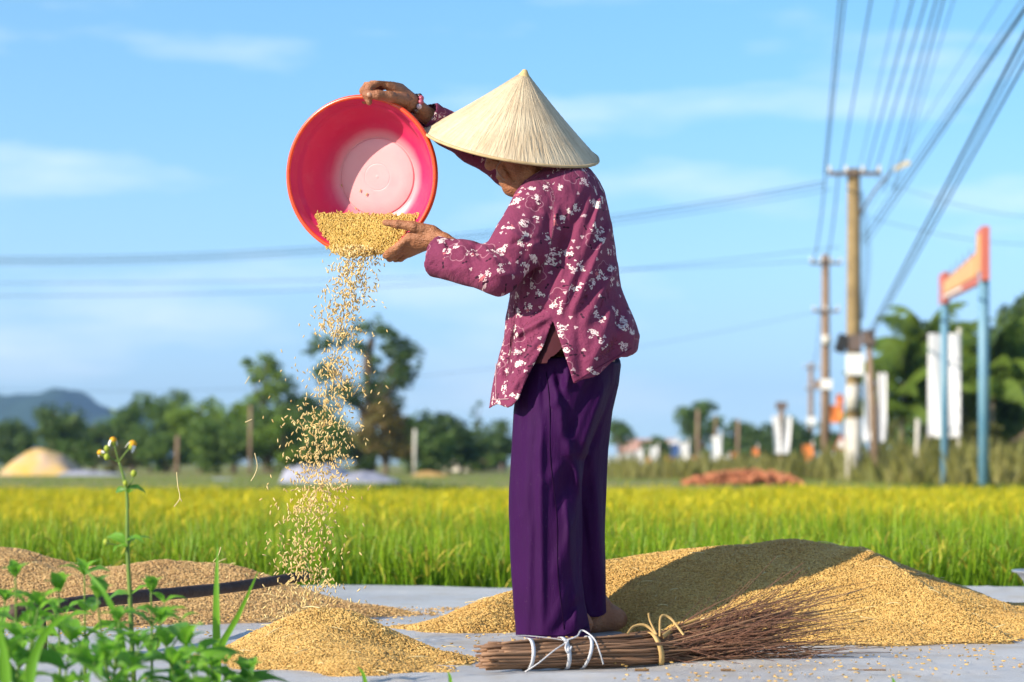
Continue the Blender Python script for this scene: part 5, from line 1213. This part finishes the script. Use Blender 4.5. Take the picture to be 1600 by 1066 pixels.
inner = [(.2085, -.001), (.2040, .006), (.1985, .022), (.1965, .030), (.1905, .034), (.1860, .046), (.1760, .072), (.1620, .097), (.1440, .116), (.1280, .1265), (.1180, .1305), (.1125, .1320), (.1105, .1345), (.1085, .1350), (.1068, .1335), (.1060, .1318), (.1045, .1312), (.0700, .1312), (.0392, .1312), (.0386, .1312), (.0376, .1316), (.0364, .1316), (.0354, .1312), (.0348, .1312), (.0200, .1312), (.0050, .1312), (.0045, .1312), (.0036, .1309), (.0020, .1308), (.0001, .1308)]
outer = [(r_+.003, z_+.0025) for r_, z_ in inner[:13]]+[(.112, .1385), (.106, .1385), (.105, .1365), (.0001, .1362)]
mb = MB(); mb.lathe(inner, 96, BM); mb.lathe(outer, 96, BM); mb.build('bowl', BODYM, basin)
mb = MB(); mb.lathe([(.2070, .004), (.2075, -.001), (.2100, -.0045), (.2140, -.005), (.2180, -.002), (.2195, .004), (.2185, .010), (.2165, .013), (.2145, .010), (.2130, .006)], 96, BM); mb.build('rim', RIMM, basin)
# grain inside: a bed surface in the basin's own frame plus grains
bx = bm3[:, 0]; by = bm3[:, 1]; bz = bm3[:, 2]                        # bz points into the basin
upv = np.array([0, 0, 1.0]); upv -= bz*(upv @ bz); upv /= np.linalg.norm(upv); rgt = np.cross(upv, bz); rgt /= np.linalg.norm(rgt)
if rgt[0] < 0: rgt = -rgt
wr_ = np.array(inner); wd, wrad = wr_[:12, 1], wr_[:12, 0]
def bed_depth(u, v):
    t = (v+.205)/.1; lvl = .048*np.clip(t, -.1, 1.3)-.016*np.exp(-((u-.0)/.09)**2)*np.clip(1-t, 0, 1)-.004
    return lvl+.003*fbm(u*25, v*25, 3.0, 2)
def bed_top(u): return -.104+.10*(u)*0.05-.006*np.sin(u*14)
uu = np.linspace(-.2, .2, 90); vv = np.linspace(-.225, -.09, 40); U, V = np.meshgrid(uu, vv); D = bed_depth(U, V)
def inside(U, V, D):
    return (np.hypot(U, V) < np.interp(D, wd, wrad)+np.where(D < .004, .012, -.001)) & (V < bed_top(U))
ok = inside(U, V, D); i, j = np.meshgrid(np.arange(39), np.arange(89), indexing='ij'); q = np.stack([i*90+j, i*90+j+1, (i+1)*90+j+1, (i+1)*90+j], -1).reshape(-1, 4); q = q[ok.ravel()[q].all(1)]
P = (U[..., None]*rgt+V[..., None]*upv+(D+.004)[..., None]*bz).reshape(-1, 3)
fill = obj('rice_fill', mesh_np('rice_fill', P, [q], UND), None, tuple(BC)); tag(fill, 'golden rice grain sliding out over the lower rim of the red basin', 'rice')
n = 9000; U, V = R.uniform(-.2, .2, n), R.uniform(-.228, -.088, n); V = np.minimum(V, .05); D = bed_depth(U, V); k = inside(U, V+R.randn(n)*.003, D); U, V, D = U[k], V[k], D[k]
P = U[:, None]*rgt+V[:, None]*upv+(D-R.uniform(-.001, .004, len(D)))[:, None]*bz; a = R.randn(len(U))*.9-1.2
dr = np.cos(a)[:, None]*rgt+np.sin(a)[:, None]*upv+(R.randn(len(U))*.35)[:, None]*bz; dr /= np.linalg.norm(dr, axis=1)[:, None]; s = R.uniform(.85, 1.15, len(U))
tag(instances('rice_grains', P, orient(dr), np.stack([s*.0017, s*.0017, s*.0049], -1), GOLD, fill), kind='stuff')
# a few grains stuck on the basin floor
st = [(519, 204), (534, 290), (563, 298), (573, 304), (556, 326), (491, 330), (514, 302)]
mb = MB()
for px, py in st:
    o_ = W(px, py, 0)-BC; ray = W(px, py, .3)-W(px, py, 0); tt = (.128-o_ @ bz)/(ray @ bz); p = o_+ray*tt; dd = np.array([R.randn(), R.randn()*.3, R.randn()*1.5]); dd -= bz*(dd @ bz); dd /= np.linalg.norm(dd)
    mb.tube([p-dd*.005, p-dd*.002, p+dd*.002, p+dd*.005], [.0004, .0015, .0015, .0004], 6)
o = mb.build('stuck_grains', GRAIN, None, loc=None); o.location = tuple(BC); tag(o, 'few stray rice grains clinging to the basin floor', kind='stuff')
# falling grain
CT = np.array([(384, 548, 46), (410, 552, 44), (440, 550, 46), (480, 543, 44), (520, 537, 46), (560, 528, 48), (600, 522, 54), (640, 515, 54), (680, 508, 54), (720, 505, 50), (760, 497, 46), (800, 485, 46), (850, 482, 48), (900, 478, 50), (935, 474, 54), (965, 480, 60)], float)
n = 3300; py = 384+ (965-384)*R.rand(n)**1.12; wob = 12*np.sin(py*.035)+8*np.sin(py*.083+1); c = np.interp(py, CT[:, 0], CT[:, 1]); w = np.interp(py, CT[:, 0], CT[:, 2])
den = .55+.45*np.sin(py*.045+2.0)*np.sin(py*.021); g = R.randn(n)*.36; px = c+wob*.5+g*w*(1.1+.25*(py > 600)); out = R.rand(n) < .10; px[out] += R.uniform(-1.0, .75, out.sum())*w[out]*1.7*np.clip((py[out]-350)/250, .2, 1)
k = (R.rand(n) < den+.35) & (px < 660); px, py = px[k], py[k]; n = len(px)
tt = np.clip((py-384)/580, 0, 1); dd = (-.02*(1-tt)-.64*tt**4)+R.randn(n)*.035*(.5+tt); P = np.array([W(a, b, c_) for a, b, c_ in zip(px, py, dd)])
dr = np.stack([R.randn(n)*.75, R.randn(n)*.6, np.ones(n)*1.1], -1); fl = R.rand(n) < .25; dr[fl] = R.randn(fl.sum(), 3); dr /= np.linalg.norm(dr, axis=1)[:, None]; s = R.uniform(.85, 1.2, n)
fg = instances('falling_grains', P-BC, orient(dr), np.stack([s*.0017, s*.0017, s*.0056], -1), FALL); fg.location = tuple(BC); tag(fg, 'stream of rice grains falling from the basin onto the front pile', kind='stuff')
# drifting bits of straw
CHAFF = simple('chaff', (.70, .58, .32), (.55, .45, .22), 40, .7, .2)
for k, pl in enumerate([[(276, 738), (278, 760), (281, 778), (272, 792)], [(281, 778), (284, 784)], [(398, 708), (402, 728), (398, 742), (392, 752)], [(383, 660), (394, 655)], [(345, 855), (341, 868), (333, 878)], [(390, 588), (383, 600)]]):
    P = np.array([W(a, b, -.3) for a, b in pl]); v, q, t = tube(bez(P, 4), .0011, 4); o = obj('straw_bit', mesh_np('straw_bit', v-P[0], [q, t], CHAFF), None, tuple(P[0])); tag(o, ['wispy straw bit drifting in the air left of the falling grain', 'short straw fork drifting left of the falling grain', 'curled straw bit drifting near the falling grain, in front of the brown post', 'short straw sliver beside the grove', 'straw bit drifting just above the tall grass blade', 'tiny straw sliver in the air beside the light green tree'][k], 'straw')

# ------------------------------------------------------------------ twig broom
TWIG = leafmat('brown_twig', (.12, .062, .034), (.33, .19, .11), .65, 0.0, .35); TWIGF = leafmat('fine_red_twig', (.12, .058, .040), (.23, .115, .07), .7, 0.0, .2)
A = atn(752, 1034, 5.46); B = atn(1022, 1024, 5.62); A[2] = .046; B[2] = .046; ax = (B-A)/np.linalg.norm(B-A); e2 = np.array([0, 0, 1.0]); e1 = np.cross(ax, e2); e1 /= np.linalg.norm(e1)
broom = empty('twig_broom', tuple(A)); tag(broom, 'bundled brown twig broom lying on the tarpaulin at the woman\'s feet', 'broom')
rb_ = np.random.RandomState(11); mb = MB(); mf = MB(); L = np.linalg.norm(B-A)
for k in range(170):
    a = rb_.rand()*6.283; rr0 = .032*math.sqrt(rb_.rand()); o0 = e1*math.cos(a)*rr0+e2*math.sin(a)*rr0*.95
    s0 = rb_.uniform(-.012, .05)+(.0 if rb_.rand() < .8 else rb_.uniform(.05, .18)); f1 = 1.05; o1 = o0*f1+rb_.randn(3)*.004
    p = [A+ax*s0+o0, A+ax*L*.33+o0*1.02+rb_.randn(3)*.003, A+ax*L*.68+o1+rb_.randn(3)*.003, B+o1*1.1+rb_.randn(3)*.003]
    hgt = (o0[2]/.034+1)/2; ext = rb_.uniform(.22, .62); spread = rb_.uniform(-.5, .9)
    tip = B+ax*ext*.92+e1*rb_.uniform(-.14, .14)*ext*2+e2*(-.045+(hgt*1.0+.13*rb_.randn()+.05)*ext*.37)
    tip[2] = max(tip[2], .012+.01*rb_.rand()); mid = (p[3]*.55+tip*.45)+rb_.randn(3)*.008; mid[2] = max(mid[2], .012)
    P = bez(p+[mid, tip], 4); r0 = rb_.uniform(.0022, .0042); mb.tube(P, np.interp(np.linspace(0, 1, len(P)), [0, .5, .75, 1], [r0, r0*.85, r0*.45, r0*.18]), 5)
    for m_ in range(4):
        t_ = rb_.uniform(.2, .9); b_ = p[3]*(1-t_)+tip*t_; b_ = P[int(len(P)*(.58+.38*t_))-1]; dv = tip-p[3]; dv /= np.linalg.norm(dv); q_ = b_+(dv+rb_.randn(3)*.28)*rb_.uniform(.06, .20)
        q_[2] = max(q_[2], .010); mf.tube(bez([b_, (b_+q_)/2+rb_.randn(3)*.006, q_], 3), np.linspace(.0011, .0005, 7), 4, cap=False)
o = mb.build('twigs', TWIG, None, loc=None); o.parent = broom; o.data.transform(Matrix.Translation(-Vector(A))); tag(o, kind='stuff')
o = mf.build('fine_twigs', TWIGF, None); o.parent = broom; o.data.transform(Matrix.Translation(-Vector(A))); tag(o, kind='stuff')
STRING = simple('white_plastic_string', (.60, .60, .62), (.50, .51, .55), 40, .45, .5); RAFFIA = simple('dry_palm_strip', (.55, .36, .14), (.42, .27, .10), 30, .6, .3)
def flat_strip(pts, w, mat, name, nrm, th=.0008):
    P = bez(pts, 5); T = np.gradient(P, axis=0); T /= np.linalg.norm(T, axis=1)[:, None]; S = np.cross(T, nrm); S /= np.linalg.norm(S, axis=1)[:, None]+1e-9; N = np.cross(S, T); w_ = np.broadcast_to(np.asarray(w, float), (len(P),))[:, None]/2
    v = np.stack([P-S*w_-N*th, P+S*w_-N*th, P+S*w_+N*th, P-S*w_+N*th], 1).reshape(-1, 3); i = (np.arange(len(P)-1)*4)[:, None]; k = np.arange(4)[None]; k2_ = (k+1) % 4
    q = np.stack([i+k, i+k2_, i+4+k2_, i+4+k], -1).reshape(-1, 4); return obj(name, mesh_np(name, v-A, [q], mat), broom)
def ring(s, w, mat, name, rad=.0385, tilt=0.0):
    a = np.linspace(0, 6.283, 25); P = A+ax*(s)+(np.cos(a)[:, None]*e1+np.sin(a)[:, None]*e2*.98)*rad+ax*(tilt*np.sin(a))[:, None]
    T = np.gradient(P, axis=0); v = np.concatenate([P-ax*w/2, P+ax*w/2, P+ax*w/2+(P-A-ax*s)*.03, P-ax*w/2+(P-A-ax*s)*.03]); n_ = len(P); i = np.arange(n_-1)[:, None]; k = np.arange(4)[None]*n_; k2_ = ((np.arange(4)+1) % 4*n_)[None]
    q = np.stack([k+i, k2_+i, k2_+i+1, k+i+1], -1).reshape(-1, 4); return obj(name, mesh_np(name, v-A, [q], mat), broom)
ring(.112, .009, STRING, 'string_loop', .0375, .004); ring(.200, .010, STRING, 'string_loop', .038, -.003); ring(.252, .008, STRING, 'string_loop', .0385, .012)
ring(L*.995, .013, RAFFIA, 'palm_strip_loop', .043, -.008)
top = lambda s, h=.042, f_=-.012: A+ax*s+e2*h+e1*f_*-1
fr = lambda s, h: A+ax*s+e2*h*.0385-e1*(-1)*math.sqrt(max(0, 1-h*h))*.041
tow = 1.0 if e1[1] < 0 else -1.0
fr = lambda s, h, rad=.0425: A+ax*s+e2*h*rad+e1*tow*math.sqrt(max(0, 1-min(1, abs(h))**2))*rad
flat_strip([fr(.02, .95), fr(.09, 1.0, .044), fr(.15, .92), fr(.195, .75)], .0026, STRING, 'loose_string', e2)
flat_strip([fr(.195, .75), fr(.225, .85, .048), fr(.248, 1.0, .052), fr(.262, .7, .05), fr(.272, .1, .046), fr(.285, -.55, .044)], .003, STRING, 'loose_string', e1)
flat_strip([fr(.200, .7), fr(.16, .25, .046), fr(.12, -.35, .048), fr(.085, -.85, .05)], .0026, STRING, 'loose_string', e1)
flat_strip([fr(.200, .7, .046), fr(.186, .35, .052), fr(.192, .1, .050), fr(.203, .4, .048)], .004, STRING, 'bow_loop', e1)
flat_strip([fr(.085, -.85, .05), fr(.06, -.95, .052), fr(.045, -.9, .056)], .012, STRING, 'string_end', e2)
s_ = L*.995
flat_strip([fr(s_, .9), fr(s_-.02, 1.35, .044), fr(s_-.05, 1.3, .044), fr(s_-.075, .9, .046)], [.006]*16, RAFFIA, 'palm_strip_end', e1)
flat_strip([fr(s_, .9), fr(s_-.008, 1.5, .046), fr(s_-.012, 1.95, .045)], .0045, RAFFIA, 'palm_strip_end', e1)
flat_strip([fr(s_+.005, .8), fr(s_+.02, 1.7, .046), fr(s_+.045, 1.6, .046), fr(s_+.065, .8, .046)], .0055, RAFFIA, 'palm_strip_end', e1)
flat_strip([fr(s_+.01, .75, .046), fr(s_+.06, 1.0, .052), fr(s_+.12, 1.3, .056)], .011, RAFFIA, 'palm_strip_end', e1)

# ------------------------------------------------------------------ rake pole on the left pile, metal basin at the right edge
DARKW = simple('dark_weathered_wood', (.095, .062, .048), (.045, .030, .026), 5, .7, .15, .6, 40, (1, 1, 1))
pA = atn(18, 957, 5.75); pB = atn(478, 900, 7.30); hz = h_left(np.array([pB[0]]), np.array([pB[1]]))[0]
P = bez([pA, pA*.7+pB*.3+np.array([0, 0, .002]), pA*.35+pB*.65+np.array([0, 0, -.006]), pB], 6)
pl = MB(); pl.tube(P-pA, np.interp(np.linspace(0, 1, len(P)), [0, 1], [.0185, .0150])*(1+.05*np.sin(np.arange(len(P))*1.9)), 12); o = pl.build('wooden_pole', DARKW); o.location = tuple(pA)
tag(o, 'dark weathered wooden pole lying across the left grain pile', 'pole')
st = atn(66, 962, 5.9); MB_ = MB(); MB_.tube([(0, 0, 0), (.004, 0, st[2]*.5), (0, 0, st[2]-.005)], [.010, .009, .008], 8); o = MB_.build('prop_stick', DARKW); o.location = (st[0], st[1], 0); tag(o, 'short dark stick propping the left end of the wooden pole', 'stick')
GREYP = simple('grey_tin', (.42, .43, .45), (.34, .35, .37), 6, .35, .5, Metallic=.6)
bc = atn(1652, 910, 8.6); mb = MB(); mb.lathe([(.0, .004), (.09, .004), (.100, .012), (.118, .055), (.140, .082), (.158, .088), (.160, .092), (.156, .094), (.138, .087), (.114, .060), (.096, .018), (.0, .012)], 56)
o = mb.build('metal_bowl', GREYP); o.location = (bc[0], bc[1], .008); tag(o, 'grey metal bowl with a wide rim cut by the right edge of the picture', 'bowl')

# ------------------------------------------------------------------ weeds in the left foreground
WL = [leafmat('weed_leaf', (.095, .26, .020), (.18, .40, .032), .42, .48, .4, 'obj', vein=True), leafmat('weed_leaf_dark', (.055, .17, .028), (.10, .27, .035), .45, .42, .4, 'obj', vein=True), leafmat('grass_blade', (.10, .28, .016), (.17, .36, .02), .4, .4, .4, 'obj')]
STEM = simple('weed_stem', (.13, .22, .035), (.09, .15, .03), 12, .55, .3); STEMD = simple('weed_stem_brown', (.10, .09, .03), (.08, .12, .03), 12, .6, .3)
def leaf_mesh(k, mat):
    r = np.random.RandomState(70+k); n_ = 11; t = np.linspace(0, 1, n_); wd_ = np.sin(np.pi*t**.8)**.85*(.21+.05*r.randn()*.3)*np.where(t > .85, .9, 1); wd_[0] = .02; wd_[-1] = .004
    dr_ = .18+.25*r.rand(); y_ = t-.10*t*t; z_ = .12*np.sin(t*2.2)-dr_*t**2.4; rows = []
    wv = .018*np.sin(t*17+r.rand()*6)
    for s_, f_ in ((-1, 1), (-.55, .6), (0, 0), (.55, .6), (1, 1)): rows.append(np.stack([s_*wd_*(1+.06*np.sin(t*30+s_)), y_, z_+abs(s_)*wd_*(.38+.1*k % 3*.1)+wv*f_], -1))
    v = np.stack(rows, 1).reshape(-1, 3); i, j = np.meshgrid(np.arange(n_-1), np.arange(4), indexing='ij'); q = np.stack([i*5+j, i*5+j+1, (i+1)*5+j+1, (i+1)*5+j], -1).reshape(-1, 4)
    return mesh_np('leaf', v, [q], mat)
LM = [leaf_mesh(k, WL[0]) for k in range(4)]; LMD = [leaf_mesh(k+9, WL[1]) for k in range(3)]
def put_leaf(root, p, az, pitch, size, dark, r, roll=0.0, wide=1.0):
    o = obj('leaf', (LMD[r.randint(3)] if dark else LM[r.randint(4)]), root, tuple(p))
    o.rotation_euler = (Matrix.Rotation(az, 3, 'Z') @ Matrix.Rotation(pitch, 3, 'X') @ Matrix.Rotation(roll, 3, 'Y')).to_euler(); o.scale = (size*wide, size, size); return o
def weed(px, py, Y, label, seed, nodes=5, leaf=.045, lean=(0, 0), dark=.3, branch=2, cat='weed', base_z=0.0):
    r = np.random.RandomState(seed); T = atn(px, py, Y); b = np.array([T[0]-lean[0], T[1]-lean[1], base_z]); root = empty('weed', tuple(b)); tag(root, label, cat, 'weeds in the left foreground')
    H = T-b; P = bez([np.zeros(3), H*.5+r.randn(3)*.006, H], 8); mb = MB(); mb.tube(P, np.linspace(.0036, .0016, len(P)), 6)
    br = [(P, 1.0)]
    for _ in range(branch):
        t0 = r.uniform(.35, .75); i0 = int(t0*(len(P)-1)); a = r.rand()*6.28; ln = np.linalg.norm(H)*r.uniform(.28, .5); e_ = P[i0]+np.array([math.cos(a)*.55, math.sin(a)*.55, .8])*ln; Q = bez([P[i0], (P[i0]+e_)/2+np.array([math.cos(a), math.sin(a), 0])*.012, e_], 5); mb.tube(Q, np.linspace(.0022, .0013, len(Q)), 5); br.append((Q, .75))
    mb.build('stem', STEM, root)
    for Q, sc in br:
        nn = nodes if sc == 1 else max(2, nodes-2)
        for k in range(nn):
            f_ = (k+1.0)/nn; p = Q[min(len(Q)-1, int((.22+.78*f_)*(len(Q)-1)))]; a0 = k*1.571+r.rand()*.5
            for s_ in (0, 1):
                sz = leaf*sc*r.uniform(.75, 1.2)*(1.0 if f_ < .9 else .8); put_leaf(root, p, a0+s_*math.pi+r.randn()*.25, r.uniform(.05, .75)+(.25 if f_ > .9 else 0), sz, r.rand() < dark, r, r.randn()*.3, r.uniform(.85, 1.2))
        if sc == 1:
            for k in range(3): put_leaf(root, Q[-1], k*2.1+r.rand(), r.uniform(.7, 1.1), leaf*.55, False, r)
    return root
WEEDS = [(24, 902, 4.5, 'weed at the left edge with a broad pale top leaf above the pole'), (60, 948, 4.3, 'short weed at far left under the broad pale leaf'), (92, 925, 4.55, 'weed with pale rounded leaves crossing the left end of the pole'), (132, 900, 4.75, 'weed with two pointed upright leaves left of the tall flower stem'),
         (152, 935, 4.5, 'dense weed with a small white flower left of the flower stem'), (186, 970, 4.35, 'low weed at the foot of the tall flower stem'), (236, 925, 4.7, 'weed with a leaf pair reaching over the pole right of the flower stem'), (250, 972, 4.45, 'dark leafed weed right of the flower stem'),
         (292, 1010, 4.3, 'low broad leafed weed near the tall grass blade'), (30, 1000, 4.2, 'leafy weed in the bottom left corner'), (110, 1002, 4.2, 'low weed behind the curved grass blade'), (215, 1012, 4.2, 'low bushy weed at the bottom below the flower stem'), (330, 1042, 4.35, 'small weed hugging the bottom edge by the grass shoot'), (8, 940, 4.65, 'dark weed cut by the left edge of the picture'), (165, 1030, 4.1, 'lowest weed at the bottom edge between the grass blades'), (270, 1040, 4.15, 'small leafy weed at the bottom edge left of the grass shoot'), (385, 1056, 4.5, 'tiny dark weed at the bottom edge right of the grass shoot')]
for k, (px, py, Y, lab) in enumerate(WEEDS):
    r = np.random.RandomState(300+k); weed(px, py, Y, lab, 400+k, nodes=3+k % 2, leaf=.070+.03*r.rand(), lean=(r.randn()*.02, r.randn()*.03), dark=.35, branch=1+(k % 3 == 0))
# tall flowering weed
PETAL = simple('white_petal', (.80, .78, .72), (.72, .70, .62), 40, .6, .3); CORE = simple('orange_flower_core', (.70, .38, .02), (.56, .26, .02), 90, .7, .2, .5, 200); BUD = simple('yellow_green_bud', (.32, .36, .03), (.22, .30, .03), 60, .55, .3)
Yf = 4.85; root = empty('flowering_weed', tuple(at(207, 1000, Yf)[:2])+(0,)); tag(root, 'tall thin weed topped with three white and orange flower heads', 'flowering weed'); rv = np.array(root.location)
def fp(px, py, d=0): return atn(px, py, Yf+d)-rv
main = bez([np.array([.005, 0, 0]), fp(203, 930), fp(199, 850), fp(199, 780), fp(193, 745), fp(186, 722)], 6); mb = MB(); mb.tube(main, np.linspace(.0052, .0024, len(main)), 7)
for pl in ([fp(186, 722), fp(181, 705), fp(178, 690)], [fp(186, 722), fp(196, 708), fp(207, 696)], [fp(186, 722), fp(170, 715), fp(158, 708)], [fp(172, 716), fp(168, 708), fp(166, 702)], [fp(197, 765), fp(206, 752), fp(209, 742)], [fp(199, 850, 0), fp(185, 852, -.01), fp(165, 848, -.02)]): mb.tube(bez(pl, 5), .0016, 6)
mb.build('stem', STEM, root)
def flower(c, n_, az, size, petals=5, droop=.2):
    fm = Vector(n_).to_track_quat('Z', 'Y').to_matrix().to_4x4(); fm.translation = Vector(c)
    mb = MB(); la = np.linspace(-1.2, np.pi/2, 8); mb.lathe(np.stack([np.cos(la)*.0062*size+1e-5, np.sin(la)*.0048*size], -1), 12, fm); o = mb.build('flower_head', CORE, root)
    mb = MB(); mb.lathe([(.0002, -.012*size), (.004*size, -.009*size), (.0055*size, -.003*size), (.004*size, -.001*size)], 10, fm); obj('calyx', mesh_np('calyx', np.concatenate(mb.v), [np.concatenate(mb.f[4])], BUD), o)
    for k in range(petals):
        a = az+k*6.283/petals; t = np.linspace(0, 1, 5); w_ = np.array([.0018, .0026, .0030, .0027, .0014])*size; c_ = np.stack([(.004+.0048*t)*size, 0*t, (.001-droop*.012*t**2)*size], -1); v = np.concatenate([c_+np.array([0, 1, 0])*w_[:, None], c_-np.array([0, 1, 0])*w_[:, None]])
        ca, sa = math.cos(a), math.sin(a); v = v @ np.array([[ca, sa, 0], [-sa, ca, 0], [0, 0, 1]]); v = v @ np.array(fm.to_3x3()).T+np.array(c); i = np.arange(4); obj('petal', mesh_np('petal', v, [np.stack([i, i+1, i+6, i+5], -1)], PETAL), o)
flower(fp(177, 687), (.1, -.25, 1), .3, 1.15, 2, 1.1); flower(fp(208, 693), (.45, -.25, .85), .1, 1.30, 3, 1.1); flower(fp(156, 707), (-.75, -.3, .6), .5, 1.0, 3, .6)
for px, py, s_ in ((167, 701, .006), (167, 714, .0062), (209, 740, .0062), (196, 755, .0052), (166, 847, .006)):
    mb = MB(); la = np.linspace(-1.57, 1.57, 8); mb.lathe(np.stack([np.cos(la)*s_+1e-5, np.sin(la)*s_*1.15], -1), 10, Matrix.Translation(fp(px, py, -.005))); mb.build('bud', BUD, root)
r = np.random.RandomState(9)
for px, py, az, sz, dk in ((198, 765, 1.2, .035, True), (198, 764, -1.4, .045, True), (200, 772, -2.6, .032, False), (199, 850, 1.3, .055, False), (199, 850, -1.3, .060, True), (199, 856, 2.5, .045, False), (199, 846, -2.3, .05, False), (200, 850, .3, .05, True), (205, 930, 1.5, .06, True), (205, 930, -1.5, .065, False), (206, 960, -2.4, .06, True), (206, 960, .7, .06, False)): put_leaf(root, fp(px, py), az, r.uniform(-.1, .5), sz, dk, r, r.randn()*.3)
# grass blades
def grass(px, base_px, blades, Y, label, wide=.017, cat='grass shoot'):
    b = np.array([(base_px-800)/F*Y, Y, 0]); root = empty('grass_shoot', tuple(b)); tag(root, label, cat)
    for pts, w in blades:
        P = bez([atn(x, y, Y+d)-b for x, y, d in pts], 7); t = np.linspace(0, 1, len(P)); T = np.gradient(P, axis=0); T /= np.linalg.norm(T, axis=1)[:, None]; S = np.cross(T, [0, 1, .15]); S /= np.linalg.norm(S, axis=1)[:, None]
        w_ = (w*np.minimum(1, .35+t*2.2)*np.clip((1-t**2.6), .03, 1)/2)[:, None]; K = np.array([0, .18, 0]); v = np.stack([P-S*w_-K*w_*2, P, P+S*w_-K*w_*2], 1).reshape(-1, 3); i = np.arange(len(P)-1)*3
        obj('blade', mesh_np('blade', v, [np.concatenate([np.stack([i, i+1, i+4, i+3], -1), np.stack([i+1, i+2, i+5, i+4], -1)])], WL[2]), root)
    return root
grass(340, 338, [([(338, 1160, 0), (339, 1040, 0), (338, 940, 0), (340, 840, .02)], .0195), ([(339, 1050, 0), (347, 1008, -.01), (373, 960, -.03), (407, 885, -.05)], .0150)], 4.9, 'tall bright grass shoot with two blades in front of the left pile')
grass(45, 45, [([(45, 1150, 0), (48, 1060, 0), (62, 1005, 0), (92, 968, -.02), (118, 960, -.03)], .018)], 4.1, 'curved bright grass blade arching in the bottom left corner')
grass(180, 196, [([(200, 1150, 0), (190, 1000, 0), (165, 930, 0), (128, 884, .02)], .014)], 4.4, 'long grass blade leaning left across the wooden pole')
grass(8, 8, [([(8, 1150, 0), (9, 1060, 0), (4, 1010, 0), (-6, 965, 0)], .02)], 3.9, 'pale blurred grass blade at the very left edge')
grass(566, 566, [([(575, 1130, 0), (570, 1062, 0), (558, 1040, 0)], .010)], 4.9, 'grass tip poking up at the bottom of the front grain pile')
grass(703, 703, [([(706, 1130, 0), (704, 1066, 0), (699, 1048, 0)], .009)], 4.9, 'grass tip at the bottom edge left of the broom handle')
grass(1394, 1394, [([(1400, 1120, 0), (1397, 1070, 0), (1393, 1058, 0)], .008)], 4.9, 'tiny grass tip at the bottom edge below the big grain pile')
# dry curled leaves and stalks at the front
DRY = simple('dry_leaf', (.22, .13, .06), (.12, .07, .035), 30, .8, .2)
for k, (pl, w, lab) in enumerate([([(992, 1062), (998, 1056), (1006, 1058), (1014, 1066)], .007, 'curled dry brown leaf at the bottom edge below the broom'), ([(1126, 1066), (1134, 1061), (1142, 1058)], .006, 'dry leaf tip at the bottom edge right of the broom'), ([(1324, 1049), (1345, 1052), (1368, 1058), (1382, 1068)], .0022, 'thin dry stalk lying on the tarpaulin at bottom right'), ([(1350, 1048), (1362, 1056), (1376, 1057), (1384, 1066)], .004, 'bent dry straw blade beside the thin dry stalk')]):
    P = np.array([atn(a, b, 5.35) for a, b in pl]); P[:, 2] = np.maximum(P[:, 2], .024) ; v, q, t = tube(bez(P, 5), w*.5, 6); c = P[0]; v = v-c; o = obj('dry_leaf', mesh_np('dry_leaf', v, [q, t], DRY), None, tuple(c)); tag(o, lab, 'dry leaf')

# bits of straw and husk caught in the piles
for nm, hf, box, n_, lab in (('straw_litter', h_front, (-.75, -.1, 5.3, 6.2), 40, 'short straw bits caught in the front grain pile'), ('straw_litter', h_right, (-.2, 1.7, 6.5, 7.4), 130, 'short straw bits caught in the big grain pile'), ('straw_litter', h_left, (-2.2, -.4, 6.9, 8.0), 110, 'short straw bits caught in the left grain pile')):
    r = np.random.RandomState(n_); mb = MB()
    for k in range(n_):
        x, y = r.uniform(box[0], box[1]), r.uniform(box[2], box[3]); h = max(0, float(hf(np.array([x]), np.array([y]))[0]))
        if h < .004 and r.rand() < .6: continue
        a = r.rand()*6.28; L_ = r.uniform(.008, .032); dv = np.array([math.cos(a), math.sin(a), r.uniform(-.1, .5)])*L_; p = np.array([x, y, h+.013]); mb.tube(bez([p-dv, p+np.array([0, 0, .003]), p+dv], 3), r.uniform(.0007, .0013), 4)
    c = ((box[0]+box[1])/2, (box[2]+box[3])/2, 0); tag(mb.build(nm, CHAFF, loc=c), lab, kind='stuff')
# ------------------------------------------------------------------ haze: one box of even thin air
hz_m = bpy.data.materials.new('haze_air'); hz_m.use_nodes = True; t = hz_m.node_tree; t.nodes.clear()
ho = t.nodes.new('ShaderNodeOutputMaterial'); hv = t.nodes.new('ShaderNodeVolumePrincipled'); hv.inputs['Color'].default_value = (.42, .66, 1.0, 1); hv.inputs['Density'].default_value = 0.00022; hv.inputs['Anisotropy'].default_value = 0.35
t.links.new(hv.outputs[0], ho.inputs['Volume'])
mb = MB(); mb.box((0, 1310, 44.2), (2960, 3020, 91.6)); o = mb.build('haze', hz_m, smooth=False); tag(o, kind='stuff')
